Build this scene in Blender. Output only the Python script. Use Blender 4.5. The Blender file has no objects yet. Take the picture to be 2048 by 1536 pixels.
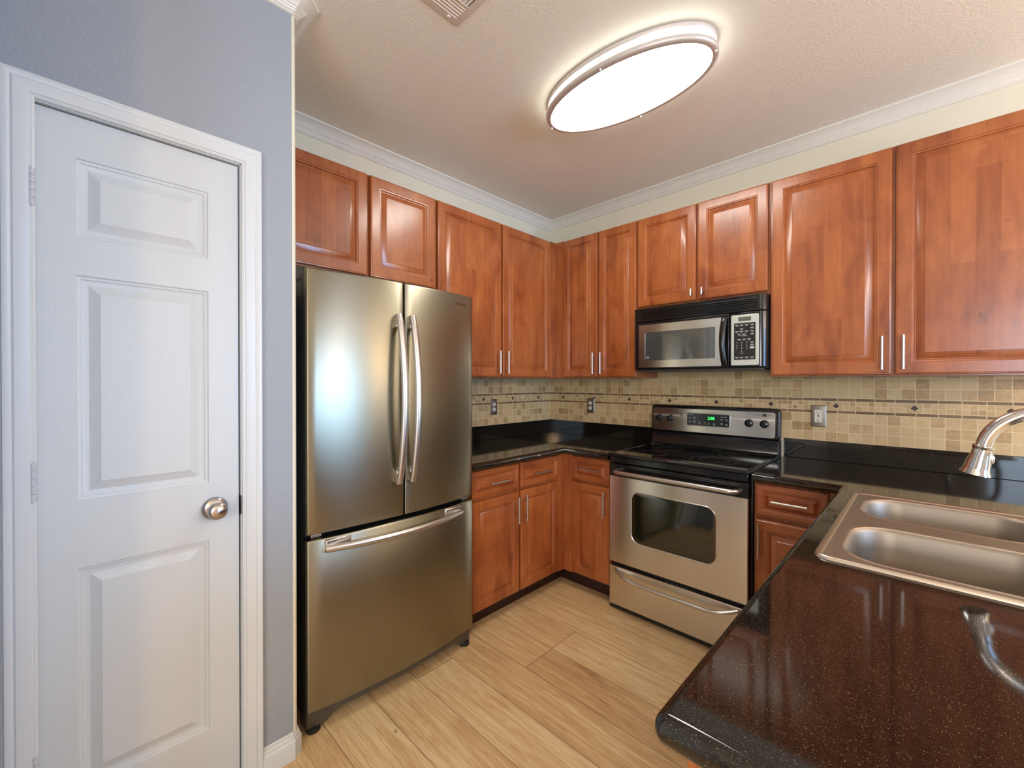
import bpy, bmesh, math, random
from mathutils import Vector, Matrix
random.seed(7)
S = bpy.context.scene
COL = S.collection
PI = math.pi

# ------------------------------------------------------------------ camera, world, lights, exposure
cam_d = bpy.data.cameras.new('camera'); cam = bpy.data.objects.new('camera', cam_d); COL.objects.link(cam)
cam.location = (2.3422, -2.8677, 1.3455)
cam.rotation_euler = (math.radians(90 - 0.316), 0, math.radians(44.383))
cam_d.sensor_width = 36; cam_d.lens = 846.33 / 2048 * 36; cam_d.clip_start = 0.02
S.camera = cam
S.view_settings.view_transform = 'Standard'; S.view_settings.look = 'None'
S.view_settings.exposure = 0.2; S.view_settings.gamma = 1.0; S.view_settings.use_curve_mapping = False
S.cycles.max_bounces = 8; S.cycles.diffuse_bounces = 4; S.cycles.glossy_bounces = 5
S.cycles.sample_clamp_indirect = 6.0; S.cycles.caustics_reflective = False; S.cycles.caustics_refractive = False
S.cycles.use_denoising = True

W = bpy.data.worlds.new('world'); S.world = W; W.use_nodes = True
W.node_tree.nodes['Background'].inputs[0].default_value = (0.62, 0.78, 1.0, 1)
W.node_tree.nodes['Background'].inputs[1].default_value = 1.0

def area(name, loc, rot, sx, sy, power, color):
    d = bpy.data.lights.new(name, 'AREA'); d.shape = 'RECTANGLE'; d.size = sx; d.size_y = sy
    d.energy = power; d.color = color
    o = bpy.data.objects.new(name, d); COL.objects.link(o); o.location = loc; o.rotation_euler = rot
    return o
# east: daylight through the living-room window; south: cool fill added out of view
area('daylight_east', (6.44, -1.35, 1.45), (0, math.radians(90), 0), 1.5, 1.7, 120, (0.30, 0.57, 1.0))
area('cool_fill_south', (4.1, -6.44, 1.35), (math.radians(90), 0, 0), 2.2, 1.9, 120, (0.66, 0.82, 1.0))
def point(name, loc, r, power, color):
    d = bpy.data.lights.new(name, 'POINT'); d.shadow_soft_size = r; d.energy = power; d.color = color
    o = bpy.data.objects.new(name, d); COL.objects.link(o); o.location = loc
    return o
# warm lamps burning in the living room
point('lamp_warm', (3.5, -4.4, 1.75), 0.12, 60, (1.0, 0.62, 0.32))
point('lamp_warm', (4.2, -0.55, 1.98), 0.09, 32, (1.0, 0.66, 0.38))
point('lamp_warm', (4.2, -1.62, 2.02), 0.09, 24, (1.0, 0.72, 0.55))

# ------------------------------------------------------------------ node helper
def srgb(r, g, b):
    f = lambda c: (c / 255 / 12.92) if c / 255 <= 0.04045 else ((c / 255 + 0.055) / 1.055) ** 2.4
    return (f(r), f(g), f(b), 1)

class V:
    def __init__(s, nt, sock): s.nt = nt; s.s = sock
    def op(s, o, b=None, c=None):
        n = s.nt.nodes.new('ShaderNodeMath'); n.operation = o
        for i, x in enumerate((s, b, c)):
            if x is None: continue
            if isinstance(x, V): s.nt.links.new(x.s, n.inputs[i])
            else: n.inputs[i].default_value = x
        return V(s.nt, n.outputs[0])
    def __add__(s, o): return s.op('ADD', o)
    def __sub__(s, o): return s.op('SUBTRACT', o)
    def __mul__(s, o): return s.op('MULTIPLY', o)
    def __truediv__(s, o): return s.op('DIVIDE', o)
    def floor(s): return s.op('FLOOR')
    def frac(s): return s.op('FRACT')
    def abs(s): return s.op('ABSOLUTE')
    def gt(s, o): return s.op('GREATER_THAN', o)
    def lt(s, o): return s.op('LESS_THAN', o)

class Mat:
    def __init__(s, name, base=(0.8, 0.8, 0.8, 1), rough=0.5, metal=0.0, **kw):
        s.m = bpy.data.materials.new(name); s.m.use_nodes = True; s.nt = s.m.node_tree
        s.b = s.nt.nodes['Principled BSDF']
        s.set('Base Color', base); s.set('Roughness', rough); s.set('Metallic', metal)
        for k, v in kw.items(): s.set(k.replace('_', ' '), v)
    def set(s, k, v):
        if isinstance(v, V): s.nt.links.new(v.s, s.b.inputs[k])
        elif hasattr(v, 'is_output'): s.nt.links.new(v, s.b.inputs[k])
        else: s.b.inputs[k].default_value = v
        return s
    def coords(s):
        t = s.nt.nodes.new('ShaderNodeTexCoord'); x = s.nt.nodes.new('ShaderNodeSeparateXYZ')
        s.nt.links.new(t.outputs['Object'], x.inputs[0]); s.obj = t.outputs['Object']
        return [V(s.nt, x.outputs[i]) for i in range(3)]
    def vec(s, x, y, z):
        n = s.nt.nodes.new('ShaderNodeCombineXYZ')
        for i, q in enumerate((x, y, z)):
            if isinstance(q, V): s.nt.links.new(q.s, n.inputs[i])
            else: n.inputs[i].default_value = q
        return n.outputs[0]
    def noise(s, vec, scale, detail=3, rough=0.5, dist=0.0):
        n = s.nt.nodes.new('ShaderNodeTexNoise'); s.nt.links.new(vec, n.inputs['Vector'])
        n.inputs['Scale'].default_value = scale; n.inputs['Detail'].default_value = detail
        n.inputs['Roughness'].default_value = rough; n.inputs['Distortion'].default_value = dist
        return V(s.nt, n.outputs['Fac'])
    def white(s, vec):
        n = s.nt.nodes.new('ShaderNodeTexWhiteNoise'); s.nt.links.new(vec, n.inputs['Vector'])
        return V(s.nt, n.outputs['Value'])
    def ramp(s, fac, stops):
        n = s.nt.nodes.new('ShaderNodeValToRGB'); s.nt.links.new(fac.s, n.inputs[0])
        e = n.color_ramp.elements
        while len(e) < len(stops): e.new(0.5)
        for i, (p, c) in enumerate(stops): e[i].position = p; e[i].color = c
        return n.outputs[0]
    def mix(s, fac, a, b, mode='MIX'):
        n = s.nt.nodes.new('ShaderNodeMix'); n.data_type = 'RGBA'; n.blend_type = mode
        if isinstance(fac, V): s.nt.links.new(fac.s, n.inputs[0])
        else: n.inputs[0].default_value = fac
        for i, q in ((6, a), (7, b)):
            if isinstance(q, V): s.nt.links.new(q.s, n.inputs[i])
            elif hasattr(q, 'is_output'): s.nt.links.new(q, n.inputs[i])
            else: n.inputs[i].default_value = q
        return n.outputs[2]
    def bump(s, h, strength=0.2, dist=0.002):
        n = s.nt.nodes.new('ShaderNodeBump'); s.nt.links.new(h.s, n.inputs['Height'])
        n.inputs['Strength'].default_value = strength; n.inputs['Distance'].default_value = dist
        s.nt.links.new(n.outputs[0], s.b.inputs['Normal']); return s

# ------------------------------------------------------------------ materials
def wood(name, horizontal=False, strip=0.07):
    m = Mat(name, rough=0.30)
    x, y, z = m.coords()
    h = x + y
    oi = m.nt.nodes.new('ShaderNodeObjectInfo'); rnd = V(m.nt, oi.outputs['Random']) * 37.0
    if horizontal: a, b = z, h
    else: a, b = h, z
    col = ((a + rnd) / strip).floor()
    piece = ((b + m.white(m.vec(col, 3.0, 0.0)) * 0.7) / 0.75).floor()
    tone = m.white(m.vec(col, piece, 1.0))
    grain = m.noise(m.vec((a + rnd) * 60.0, b * 2.6, 0.0), 1.0, 4, 0.6, 0.6)
    cloud = m.noise(m.vec((a + rnd) * 9.0, b * 3.2, 2.0), 1.0, 3, 0.55, 1.2)
    f = tone * 0.17 + grain * 0.32 + cloud * 0.62
    c = m.ramp(f, [(0.26, srgb(104, 46, 20)), (0.46, srgb(146, 76, 36)), (0.66, srgb(166, 94, 47)), (0.9, srgb(186, 116, 64))])
    # small dark knots and flecks
    kn = m.noise(m.vec((a + rnd) * 22.0, b * 14.0, 5.0), 1.0, 2, 0.5, 0.8)
    k = (kn - 0.70) * 9.0
    k = k.op('MAXIMUM', 0.0).op('MINIMUM', 0.55)
    m.set('Base Color', m.mix(k, c, srgb(88, 36, 18)))
    m.set('Coat Weight', 0.35); m.set('Coat Roughness', 0.16)
    m.bump(grain, 0.05, 0.001)
    return m.m
M = {}
M['wood'] = wood('cherry_wood'); M['woodh'] = wood('cherry_wood_drawer', True, 0.2)
M['wood_side'] = wood('cherry_wood_side', False, 0.4)
M['dark'] = Mat('duct_shade_colour', srgb(22, 12, 8), 0.7).m  # dark colour standing in for the shade inside the vent duct
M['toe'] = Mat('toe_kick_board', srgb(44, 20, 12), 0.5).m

def paint(name, c, rough=0.6, scale=260, st=0.25, spec=0.3):
    m = Mat(name, c, rough); m.set('Specular IOR Level', spec)
    m.coords(); n = m.noise(m.obj, scale, 2, 0.5, 0.4); m.bump(n, st, 0.004); return m.m
M['cream'] = paint('cream_wall_paint', srgb(226, 222, 200))
M['ceiling'] = paint('ceiling_paint', srgb(242, 238, 226), 0.75, 110, 0.36)
M['grey'] = paint('blue_grey_wall_paint', srgb(153, 160, 168), 0.5, 140, 0.5)
M['trim'] = paint('white_trim_paint', srgb(232, 231, 220), 0.35, 40, 0.03, 0.5)
M['livingwall'] = paint('living_room_paint', srgb(186, 184, 178))
M['casing'] = paint('white_casing_paint', srgb(208, 213, 214), 0.35, 40, 0.03, 0.5)

def door_white():
    m = Mat('white_door_paint', srgb(203, 210, 212), 0.42)
    x, y, z = m.coords()
    g = m.noise(m.vec(x * 20.0, y * 170.0, z * 5.0), 1.0, 3, 0.6, 1.6)
    m.bump(g, 0.16, 0.0015); return m.m
M['door'] = door_white()

def floor_mat():
    m = Mat('oak_plank_floor', rough=0.38)
    x, y, z = m.coords()
    row = ((y + 2.2035) / 0.1995).floor()
    fy = ((y + 2.2035) / 0.1995).frac()
    off = m.white(m.vec(row, 9.0, 0.0)) * 1.52
    is4 = (row - 4.0).abs().lt(0.5)
    sx = (x - 1.0 + off * (is4 * -1.0 + 1.0)) / 1.52
    px = sx.floor(); fx = sx.frac()
    tone = m.white(m.vec(row, px, 2.0))
    shift = tone * 31.0
    g = m.noise(m.vec(x * 2.4 + shift, y * 62.0, shift), 1.0, 6, 0.68, 0.8)
    g2 = m.noise(m.vec(x * 13.0 + shift, y * 380.0, shift), 1.0, 3, 0.6, 0.3)
    cl = m.noise(m.vec(x * 1.6 + shift, y * 9.0 + shift, 0.0), 1.0, 3, 0.6, 2.2)
    f = tone * 0.12 + g * 0.42 + g2 * 0.34 + cl * 0.28
    c = m.ramp(f, [(0.39, srgb(152, 112, 74)), (0.49, srgb(194, 156, 110)), (0.59, srgb(212, 176, 126)), (0.70, srgb(232, 206, 160))])
    kn = m.noise(m.vec(x * 9.0 + shift, y * 20.0, 3.0), 1.0, 1, 0.4, 0.2)
    k = ((kn - 0.775) * 16.0).op('MAXIMUM', 0.0).op('MINIMUM', 0.7)
    c = m.mix(k, c, srgb(96, 66, 44))
    seam = (fy.lt(0.009) + fy.gt(0.991) + fx.lt(0.0016) + fx.gt(0.9984)).op('MINIMUM', 1.0)
    c = m.mix(seam * 0.62, c, srgb(96, 70, 48))
    m.set('Base Color', c); m.bump(g2 - seam * 0.9, 0.12, 0.0015)
    m.set('Roughness', g2 * 0.15 + 0.34)
    return m.m
M['floor'] = floor_mat()

def tile_mat(name, sx, sy, off):
    """travertine mosaic: 5 cm tiles, two pencil strips, a band of 2.5 cm tiles with dark diamonds"""
    m = Mat(name, rough=0.5)
    x, y, z = m.coords()
    h = x * sx + y * sy + off
    U = 0.3077
    # vertical zones
    z0 = 1.020; T = 0.0510
    inband = z.gt(1.1905) * z.lt(1.2385)
    pen = (z.gt(1.1745) * z.lt(1.1885) + z.gt(1.2405) * z.lt(1.2545)).op('MINIMUM', 1.0)
    upper = z.gt(1.2565)
    zb = (z - z0) - upper * (1.2565 - z0 - 5 * T + 1e-5)      # continue the row pattern above the band
    row = (zb / T).floor(); fz = (zb / T).frac()
    cl = (h + 0.003) / (U / 6); col = cl.floor(); fx = cl.frac()
    gB = (fx.lt(0.04) + fx.gt(0.97) + fz.lt(0.04) + fz.gt(0.97)).op('MINIMUM', 1.0)
    rB = m.white(m.vec(col, row, 4.0))
    # small band
    sb = h / (U / 12); scol = sb.floor(); fs = sb.frac()
    zs = (z - 1.1905) / 0.024; srow = zs.floor(); fzs = zs.frac()
    gS = (fs.lt(0.06) + fs.gt(0.94) + fzs.lt(0.06) + fzs.gt(0.94)).op('MINIMUM', 1.0)
    rS = m.white(m.vec(scol, srow, 8.0))
    # diamonds
    dd = (h / U + 0.019).frac() - 0.5
    dx = (dd * U).abs(); dz = (z - 1.2145).abs()
    sq = dx.lt(0.0256)                                       # plain tile round the diamond
    dia = (dx + dz).lt(0.0150) * inband
    diaring = (dx + dz).lt(0.0175) * inband
    # pencil strips
    pc = h / (U / 4); fp = pc.frac(); rp = m.white(m.vec(pc.floor(), 1.0, 5.0))
    gP = (fp.lt(0.02) + fp.gt(0.98)).op('MINIMUM', 1.0)
    mott = m.noise(m.obj, 55, 4, 0.6, 0.6); fine = m.noise(m.obj, 210, 2, 0.6)
    rt = inband * (rS - rB) + rB
    rt = rt * (rt * 0.9 + 0.1)
    stone = m.ramp(rt * 0.44 + mott * 0.52 + fine * 0.14, [(0.26, srgb(212, 184, 136)), (0.48, srgb(201, 169, 119)), (0.72, srgb(176, 143, 96)), (0.95, srgb(146, 114, 72))])
    plain = m.ramp(mott, [(0.3, srgb(206, 177, 128)), (0.7, srgb(192, 161, 112))])
    stone = m.mix(sq * inband, stone, plain)
    grout = srgb(222, 198, 152)
    notp = (pen * -1.0) + 1.0
    gap = (z.gt(1.1725) * z.lt(1.1905) + z.gt(1.2385) * z.lt(1.2565)).op('MINIMUM', 1.0)
    g = inband * (gS * ((sq * -1.0) + 1.0)) + ((inband + gap) * -1.0 + 1.0) * gB + gap * notp + pen * gP
    g = g.op('MINIMUM', 1.0)
    c = m.mix(pen, stone, m.ramp(rp * 0.5 + fine * 0.5, [(0.2, srgb(104, 78, 48)), (0.8, srgb(142, 112, 74))]))
    c = m.mix(g, c, grout)
    c = m.mix(diaring * (dia * -1.0 + 1.0), c, grout)
    c = m.mix(dia, c, m.ramp(fine, [(0.42, srgb(34, 22, 16)), (0.62, srgb(92, 66, 44))]))
    m.set('Base Color', c); m.bump(mott * 0.25 - g, 0.35, 0.0015)
    return m.m
M['tile_back'] = tile_mat('travertine_mosaic', 1.0, 0.0, 0.0)
M['tile_left'] = tile_mat('travertine_mosaic_left', 0.0, -1.0, -0.017)

def granite():
    m = Mat('black_speckled_granite', rough=0.06)
    m.coords()
    n = m.noise(m.obj, 160, 3, 0.6)
    sp = m.noise(m.obj, 560, 1, 0.5); sq = m.noise(m.obj, 330, 2, 0.6)
    spk = ((sp - 0.655) * 14.0).op('MAXIMUM', 0.0).op('MINIMUM', 1.0)
    base = m.ramp(n, [(0.42, (0.003, 0.0027, 0.0022, 1)), (0.64, (0.013, 0.010, 0.007, 1)), (0.8, (0.055, 0.040, 0.026, 1))])
    m.set('Base Color', m.mix(spk * 0.75, base, m.ramp(sq, [(0.4, srgb(84, 62, 44)), (0.62, srgb(176, 152, 122))])))
    m.set('Specular IOR Level', 0.62)
    return m.m
M['granite'] = granite()

def steel(name, c, rough, horizontal=True, aniso=0.75, streak=0.05, metal=1.0):
    m = Mat(name, c, rough, metal)
    x, y, z = m.coords()
    h = x + y
    n = m.noise(m.vec(h * 3.0, z * 600.0, 0.0) if horizontal else m.vec(h * 600.0, 0.0, z * 3.0), 1.0, 2, 0.6)
    m.set('Roughness', n * streak * 2 + (rough - streak))
    if aniso:
        m.set('Anisotropic', aniso)
        t = m.nt.nodes.new('ShaderNodeTangent'); t.direction_type = 'RADIAL'; t.axis = 'Z'
        m.nt.links.new(t.outputs[0], m.b.inputs['Tangent'])
        if horizontal: m.set('Anisotropic Rotation', 0.25)
    return m.m
M['fridge_steel'] = steel('brushed_fridge_steel', srgb(150, 144, 125), 0.32, True, 0.75, 0.03)
M['steel'] = steel('brushed_range_steel', srgb(224, 220, 211), 0.26, True, 0.85, 0.002)
M['handle'] = Mat('satin_nickel', srgb(204, 200, 194), 0.32, 1.0).m
M['knobsteel'] = steel('turned_nickel', srgb(186, 182, 180), 0.22, False, 0.0)
M['ring'] = Mat('brushed_nickel_ring', srgb(214, 206, 200), 0.42, 0.5).m
M['faucet'] = Mat('polished_nickel', srgb(205, 202, 200), 0.13, 1.0).m
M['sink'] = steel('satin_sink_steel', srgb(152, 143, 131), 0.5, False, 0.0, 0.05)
M['plate'] = Mat('dull_steel_plate', srgb(150, 140, 128), 0.38, 1.0).m
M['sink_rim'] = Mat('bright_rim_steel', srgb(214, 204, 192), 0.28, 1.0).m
M['black'] = Mat('black_enamel', (0.006, 0.006, 0.006, 1), 0.16).m
M['blackmat'] = Mat('black_plastic', (0.010, 0.010, 0.010, 1), 0.38).m
M['fridge_side'] = Mat('black_fridge_side', (0.012, 0.011, 0.010, 1), 0.34).m
M['glasstop'] = Mat('black_ceramic_glass', (0.004, 0.004, 0.004, 1), 0.05, Specular_IOR_Level=0.6).m
M['ovenglass'] = Mat('tinted_oven_glass', (0.010, 0.012, 0.006, 1), 0.05, Specular_IOR_Level=0.8, IOR=1.6).m
M['mwglass'] = Mat('tinted_microwave_glass', (0.055, 0.056, 0.052, 1), 0.06, 0.0, Specular_IOR_Level=0.8, IOR=1.8).m
M['silver'] = Mat('silver_panel', srgb(208, 210, 200), 0.42, 0.6).m
M['mark'] = Mat('pale_print', srgb(190, 190, 186), 0.6).m
M['darkmark'] = Mat('dark_print', srgb(58, 44, 38), 0.6).m
M['redmark'] = Mat('logo_letters', srgb(96, 52, 38), 0.45).m
M['charcoal'] = Mat('charcoal_plastic', srgb(74, 68, 62), 0.42).m
M['lcd'] = Mat('grey_display', srgb(92, 92, 82), 0.3).m
M['ringmark'] = Mat('burner_print', srgb(66, 64, 62), 0.4).m
M['outlet'] = Mat('almond_plastic', srgb(228, 222, 204), 0.4).m
M['hinge'] = Mat('painted_hinge', srgb(192, 193, 198), 0.35).m
M['rubber'] = Mat('black_rubber', (0.008, 0.008, 0.008, 1), 0.7).m
M['vent'] = Mat('painted_vent', srgb(226, 216, 204), 0.45).m
def emit(name, c, s):
    m = Mat(name, c, 0.5); m.set('Emission Color', c); m.set('Emission Strength', s); return m.m
M['diffuser'] = emit('glowing_diffuser', (1.0, 0.985, 0.90, 1), 17.0)
M['diffside'] = emit('glowing_diffuser_side', (1.0, 0.985, 0.90, 1), 4.5)
M['green'] = emit('green_digits', (0.03, 1.0, 0.12, 1), 2.4)

# ------------------------------------------------------------------ object helpers
def root_loc(o):
    while o.parent: o = o.parent
    return Vector(o.location)
def mesh_obj(name, bm, mats, parent=None, smooth=35, bevel=None, seg=2, weld=True):
    if weld: bmesh.ops.remove_doubles(bm, verts=bm.verts, dist=1e-6)
    bmesh.ops.recalc_face_normals(bm, faces=bm.faces)
    if parent is not None:
        bmesh.ops.translate(bm, verts=bm.verts, vec=-root_loc(parent))
    me = bpy.data.meshes.new(name); bm.to_mesh(me); bm.free()
    for m in (mats if isinstance(mats, (list, tuple)) else [mats]): me.materials.append(m)
    if smooth:
        me.shade_smooth(); me.set_sharp_from_angle(angle=math.radians(smooth))
    o = bpy.data.objects.new(name, me); COL.objects.link(o); o.parent = parent
    if bevel:
        b = o.modifiers.new('bevel', 'BEVEL'); b.width = bevel; b.segments = seg; b.limit_method = 'ANGLE'
        b.angle_limit = math.radians(40); b.harden_normals = False
    return o
def thing(name, label, cat, loc, group=None):
    o = bpy.data.objects.new(name, None); COL.objects.link(o); o.location = loc; o.empty_display_size = 0.1
    o['label'] = label; o['category'] = cat
    if group: o['group'] = group
    return o
def tag(o, label, cat, group=None):
    o['label'] = label; o['category'] = cat
    if group: o['group'] = group
    return o
def struct(o, label=None):
    o['kind'] = 'structure'
    if label: o['label'] = label
    return o

def B(): return bmesh.new()
def box(bm, x0, x1, y0, y1, z0, z1, mi=0):
    vs = [bm.verts.new((x, y, z)) for x in (x0, x1) for y in (y0, y1) for z in (z0, z1)]
    fs = []
    for q in ((0, 1, 3, 2), (4, 6, 7, 5), (0, 4, 5, 1), (2, 3, 7, 6), (0, 2, 6, 4), (1, 5, 7, 3)):
        f = bm.faces.new([vs[i] for i in q]); f.material_index = mi; fs.append(f)
    return fs
def boxo(name, x0, x1, y0, y1, z0, z1, mat, parent=None, bevel=None, seg=2):
    bm = B(); box(bm, x0, x1, y0, y1, z0, z1); return mesh_obj(name, bm, mat, parent, 35, bevel, seg)
def frame(origin, U, Vv):
    U = Vector(U); Vv = Vector(Vv); Wv = U.cross(Vv)
    m = Matrix((U, Vv, Wv)).transposed().to_4x4(); m.translation = Vector(origin); return m
F_BACK = lambda y: frame((0, y, 0), (1, 0, 0), (0, 0, 1))        # faces -Y ; u = x, w outward
F_LEFT = lambda x: frame((x, 0, 0), (0, 1, 0), (0, 0, 1))        # faces +X ; u = y
F_PEN = lambda x: frame((x, 0, 0), (0, -1, 0), (0, 0, 1))        # faces -X ; u = -y
def rings(bm, F, loops, cap0=True, cap1=True, closed=True, mi=0):
    """loops: list of lists of (u,v,w); skin them in order"""
    L = [[bm.verts.new(F @ Vector(p)) for p in lp] for lp in loops]
    n = len(L[0])
    for a, b in zip(L, L[1:]):
        for i in range(n if closed else n - 1):
            j = (i + 1) % n
            try: bm.faces.new((a[i], a[j], b[j], b[i])).material_index = mi
            except ValueError: pass
    if cap0: bm.faces.new(L[0][::-1]).material_index = mi
    if cap1: bm.faces.new(L[-1]).material_index = mi
    return L
def rect(u0, u1, v0, v1, w, i=0.0): return [(u0 + i, v0 + i, w), (u1 - i, v0 + i, w), (u1 - i, v1 - i, w), (u0 + i, v1 - i, w)]
def rrect(u0, u1, v0, v1, w, r, n=5, i=0.0):
    u0 += i; u1 -= i; v0 += i; v1 -= i; r = max(r - i, 0.0005); out = []
    for cx, cy, a0 in ((u1 - r, v0 + r, -90), (u1 - r, v1 - r, 0), (u0 + r, v1 - r, 90), (u0 + r, v0 + r, 180)):
        for k in range(n + 1):
            a = math.radians(a0 + 90 * k / n); out.append((cx + r * math.cos(a), cy + r * math.sin(a), w))
    return out
def raised(bm, F, u0, u1, v0, v1, t, fr, slope=0.030):
    pr = [(0, 0), (0, t - 0.005), (0.0015, t - 0.0025), (0.006, t - 0.0015), (0.0075, t), (fr - 0.012, t), (fr - 0.010, t - 0.0025), (fr - 0.004, t - 0.0035),
          (fr, t - 0.0105), (fr + 0.003, t - 0.011), (fr + 0.005, t - 0.0095), (fr + slope, t - 0.003), (fr + slope + 0.0015, t - 0.0015)]
    rings(bm, F, [rect(u0, u1, v0, v1, w, i) for i, w in pr])
def tube(bm, pts, r, seg=10, caps=True, flat=1.0, up=None):
    """round tube along points; r number or list"""
    pts = [Vector(p) for p in pts]; n = len(pts); rr = r if isinstance(r, (list, tuple)) else [r] * n
    L = []; prev = None
    for i, p in enumerate(pts):
        d = (pts[min(i + 1, n - 1)] - pts[max(i - 1, 0)]).normalized()
        a = Vector(up) if up else (prev if prev is not None else (Vector((0, 0, 1)) if abs(d.z) < 0.9 else Vector((0, 1, 0))))
        s = (a - d * a.dot(d)).normalized(); prev = s; t = d.cross(s)
        L.append([bm.verts.new(p + s * math.cos(2 * PI * k / seg) * rr[i] + t * math.sin(2 * PI * k / seg) * rr[i] * flat) for k in range(seg)])
    for a, b in zip(L, L[1:]):
        for k in range(seg): bm.faces.new((a[k], a[(k + 1) % seg], b[(k + 1) % seg], b[k]))
    if caps: bm.faces.new(L[0][::-1]); bm.faces.new(L[-1])
def lathe(bm, F, prof, seg=32, mi=0):
    """prof: list of (radius, w) around the w axis of frame F"""
    L = []
    for r, w in prof:
        if r < 1e-6: L.append([bm.verts.new(F @ Vector((0, 0, w)))])
        else: L.append([bm.verts.new(F @ Vector((r * math.cos(2 * PI * k / seg), r * math.sin(2 * PI * k / seg), w))) for k in range(seg)])
    for a, b in zip(L, L[1:]):
        for k in range(seg):
            j = (k + 1) % seg
            if len(a) == 1 and len(b) == 1: continue
            if len(a) == 1: f = bm.faces.new((a[0], b[j], b[k]))
            elif len(b) == 1: f = bm.faces.new((a[k], a[j], b[0]))
            else: f = bm.faces.new((a[k], a[j], b[j], b[k]))
            f.material_index = mi
def sweep(bm, path, prof, n, closed_prof=False, caps=True):
    """sweep profile (a = sideways from the path, b = along n) along a planar polyline with mitred corners"""
    n = Vector(n); P = [Vector(p) for p in path]; L = []
    for i, p in enumerate(P):
        d0 = (P[i] - P[i - 1]).normalized() if i > 0 else None
        d1 = (P[i + 1] - P[i]).normalized() if i < len(P) - 1 else None
        if d0 is None: m = n.cross(d1)
        elif d1 is None: m = n.cross(d0)
        else:
            s0 = n.cross(d0); s1 = n.cross(d1); m = (s0 + s1) / (1 + s0.dot(s1))
        L.append([bm.verts.new(p + m * a + n * b) for a, b in prof])
    k = len(prof)
    for a, b in zip(L, L[1:]):
        for i in range(k if closed_prof else k - 1):
            bm.faces.new((a[i], a[(i + 1) % k], b[(i + 1) % k], b[i]))
    if caps: bm.faces.new(L[0]); bm.faces.new(L[-1][::-1])
def prism(bm, pts, F, w0, w1, mi=0):
    rings(bm, F, [[(u, v, w0) for u, v in pts], [(u, v, w1) for u, v in pts]], mi=mi)
def cells(bm, xs, ys, inside, z0, z1):
    vt = {}
    def v(i, j, z):
        k = (i, j, z)
        if k not in vt: vt[k] = bm.verts.new((xs[i], ys[j], z))
        return vt[k]
    ins = lambda i, j: 0 <= i < len(xs) - 1 and 0 <= j < len(ys) - 1 and inside((xs[i] + xs[i + 1]) / 2, (ys[j] + ys[j + 1]) / 2)
    for i in range(len(xs) - 1):
        for j in range(len(ys) - 1):
            if not ins(i, j): continue
            bm.faces.new((v(i, j, z1), v(i + 1, j, z1), v(i + 1, j + 1, z1), v(i, j + 1, z1)))
            bm.faces.new((v(i, j, z0), v(i, j + 1, z0), v(i + 1, j + 1, z0), v(i + 1, j, z0)))
            for di, dj, a, b in ((-1, 0, (i, j + 1), (i, j)), (1, 0, (i + 1, j), (i + 1, j + 1)), (0, -1, (i, j), (i + 1, j)), (0, 1, (i + 1, j + 1), (i, j + 1))):
                if not ins(i + di, j + dj):
                    bm.faces.new((v(*a, z0), v(*b, z0), v(*b, z1), v(*a, z1)))
def text_obj(name, s, size, F, mat, parent, depth=0.0004, align='LEFT', stretch=1.0):
    c = bpy.data.curves.new(name, 'FONT'); c.body = s; c.size = size; c.extrude = depth; c.align_x = align; c.resolution_u = 2
    t = bpy.data.objects.new(name, c); COL.objects.link(t); bpy.context.view_layer.update()
    me = bpy.data.meshes.new_from_object(t.evaluated_get(bpy.context.evaluated_depsgraph_get()))
    bpy.data.objects.remove(t)
    me.transform(Matrix.Translation(-root_loc(parent)) @ F @ Matrix.Diagonal((stretch, 1, 1, 1)))
    me.materials.clear(); me.materials.append(mat); me.name = name
    o = bpy.data.objects.new(name, me); COL.objects.link(o); o.parent = parent; return o

# ------------------------------------------------------------------ room shell
ZC = 2.709
bm = B(); box(bm, -0.12, 6.6, -6.6, 0.12, -0.05, 0.0); struct(mesh_obj('floor', bm, M['floor'], smooth=None))
bm = B(); box(bm, -0.12, 6.6, -6.6, 0.12, ZC, ZC + 0.08); struct(mesh_obj('ceiling', bm, M['ceiling'], smooth=None))
bm = B(); box(bm, -0.12, 6.6, 0.0, 0.12, 0, ZC); struct(mesh_obj('wall_back', bm, M['cream'], smooth=None))
bm = B(); box(bm, -0.12, 0.0, -2.3205, 0.0, 0, ZC); struct(mesh_obj('wall_left', bm, M['cream'], smooth=None))
# pantry wall: grey face towards +X, cream bullnose corner and alcove end
XP, YP, R = 0.727, -2.3205, 0.016
DY0, DY1, DZ = -2.9538, -2.4908, 2.0633           # rough door opening
bm = B()
arc = [(XP - R + R * math.cos(a), YP - R + R * math.sin(a)) for a in [math.radians(90 * k / 6) for k in range(7)]]
plan = [(XP, DY1)] + arc + [(-0.12, YP), (-0.12, YP - 0.11), (XP - 0.11, YP - 0.11), (XP - 0.11, DY1)]
lo = [bm.verts.new((x, y, 0)) for x, y in plan]; hi = [bm.verts.new((x, y, ZC)) for x, y in plan]
for i in range(len(plan)):
    j = (i + 1) % len(plan); f = bm.faces.new((lo[i], lo[j], hi[j], hi[i]))
    f.material_index = 1 if 1 <= i <= 8 else 0
bm.faces.new(hi)
box(bm, XP - 0.11, XP, DY0, DY1, DZ, ZC)
box(bm, XP - 0.11, XP, -3.125, DY0, 0, ZC)
struct(mesh_obj('wall_pantry', bm, [M['grey'], M['cream']], smooth=30, weld=False), 'blue-grey pantry wall with a white painted bullnose corner')
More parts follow.
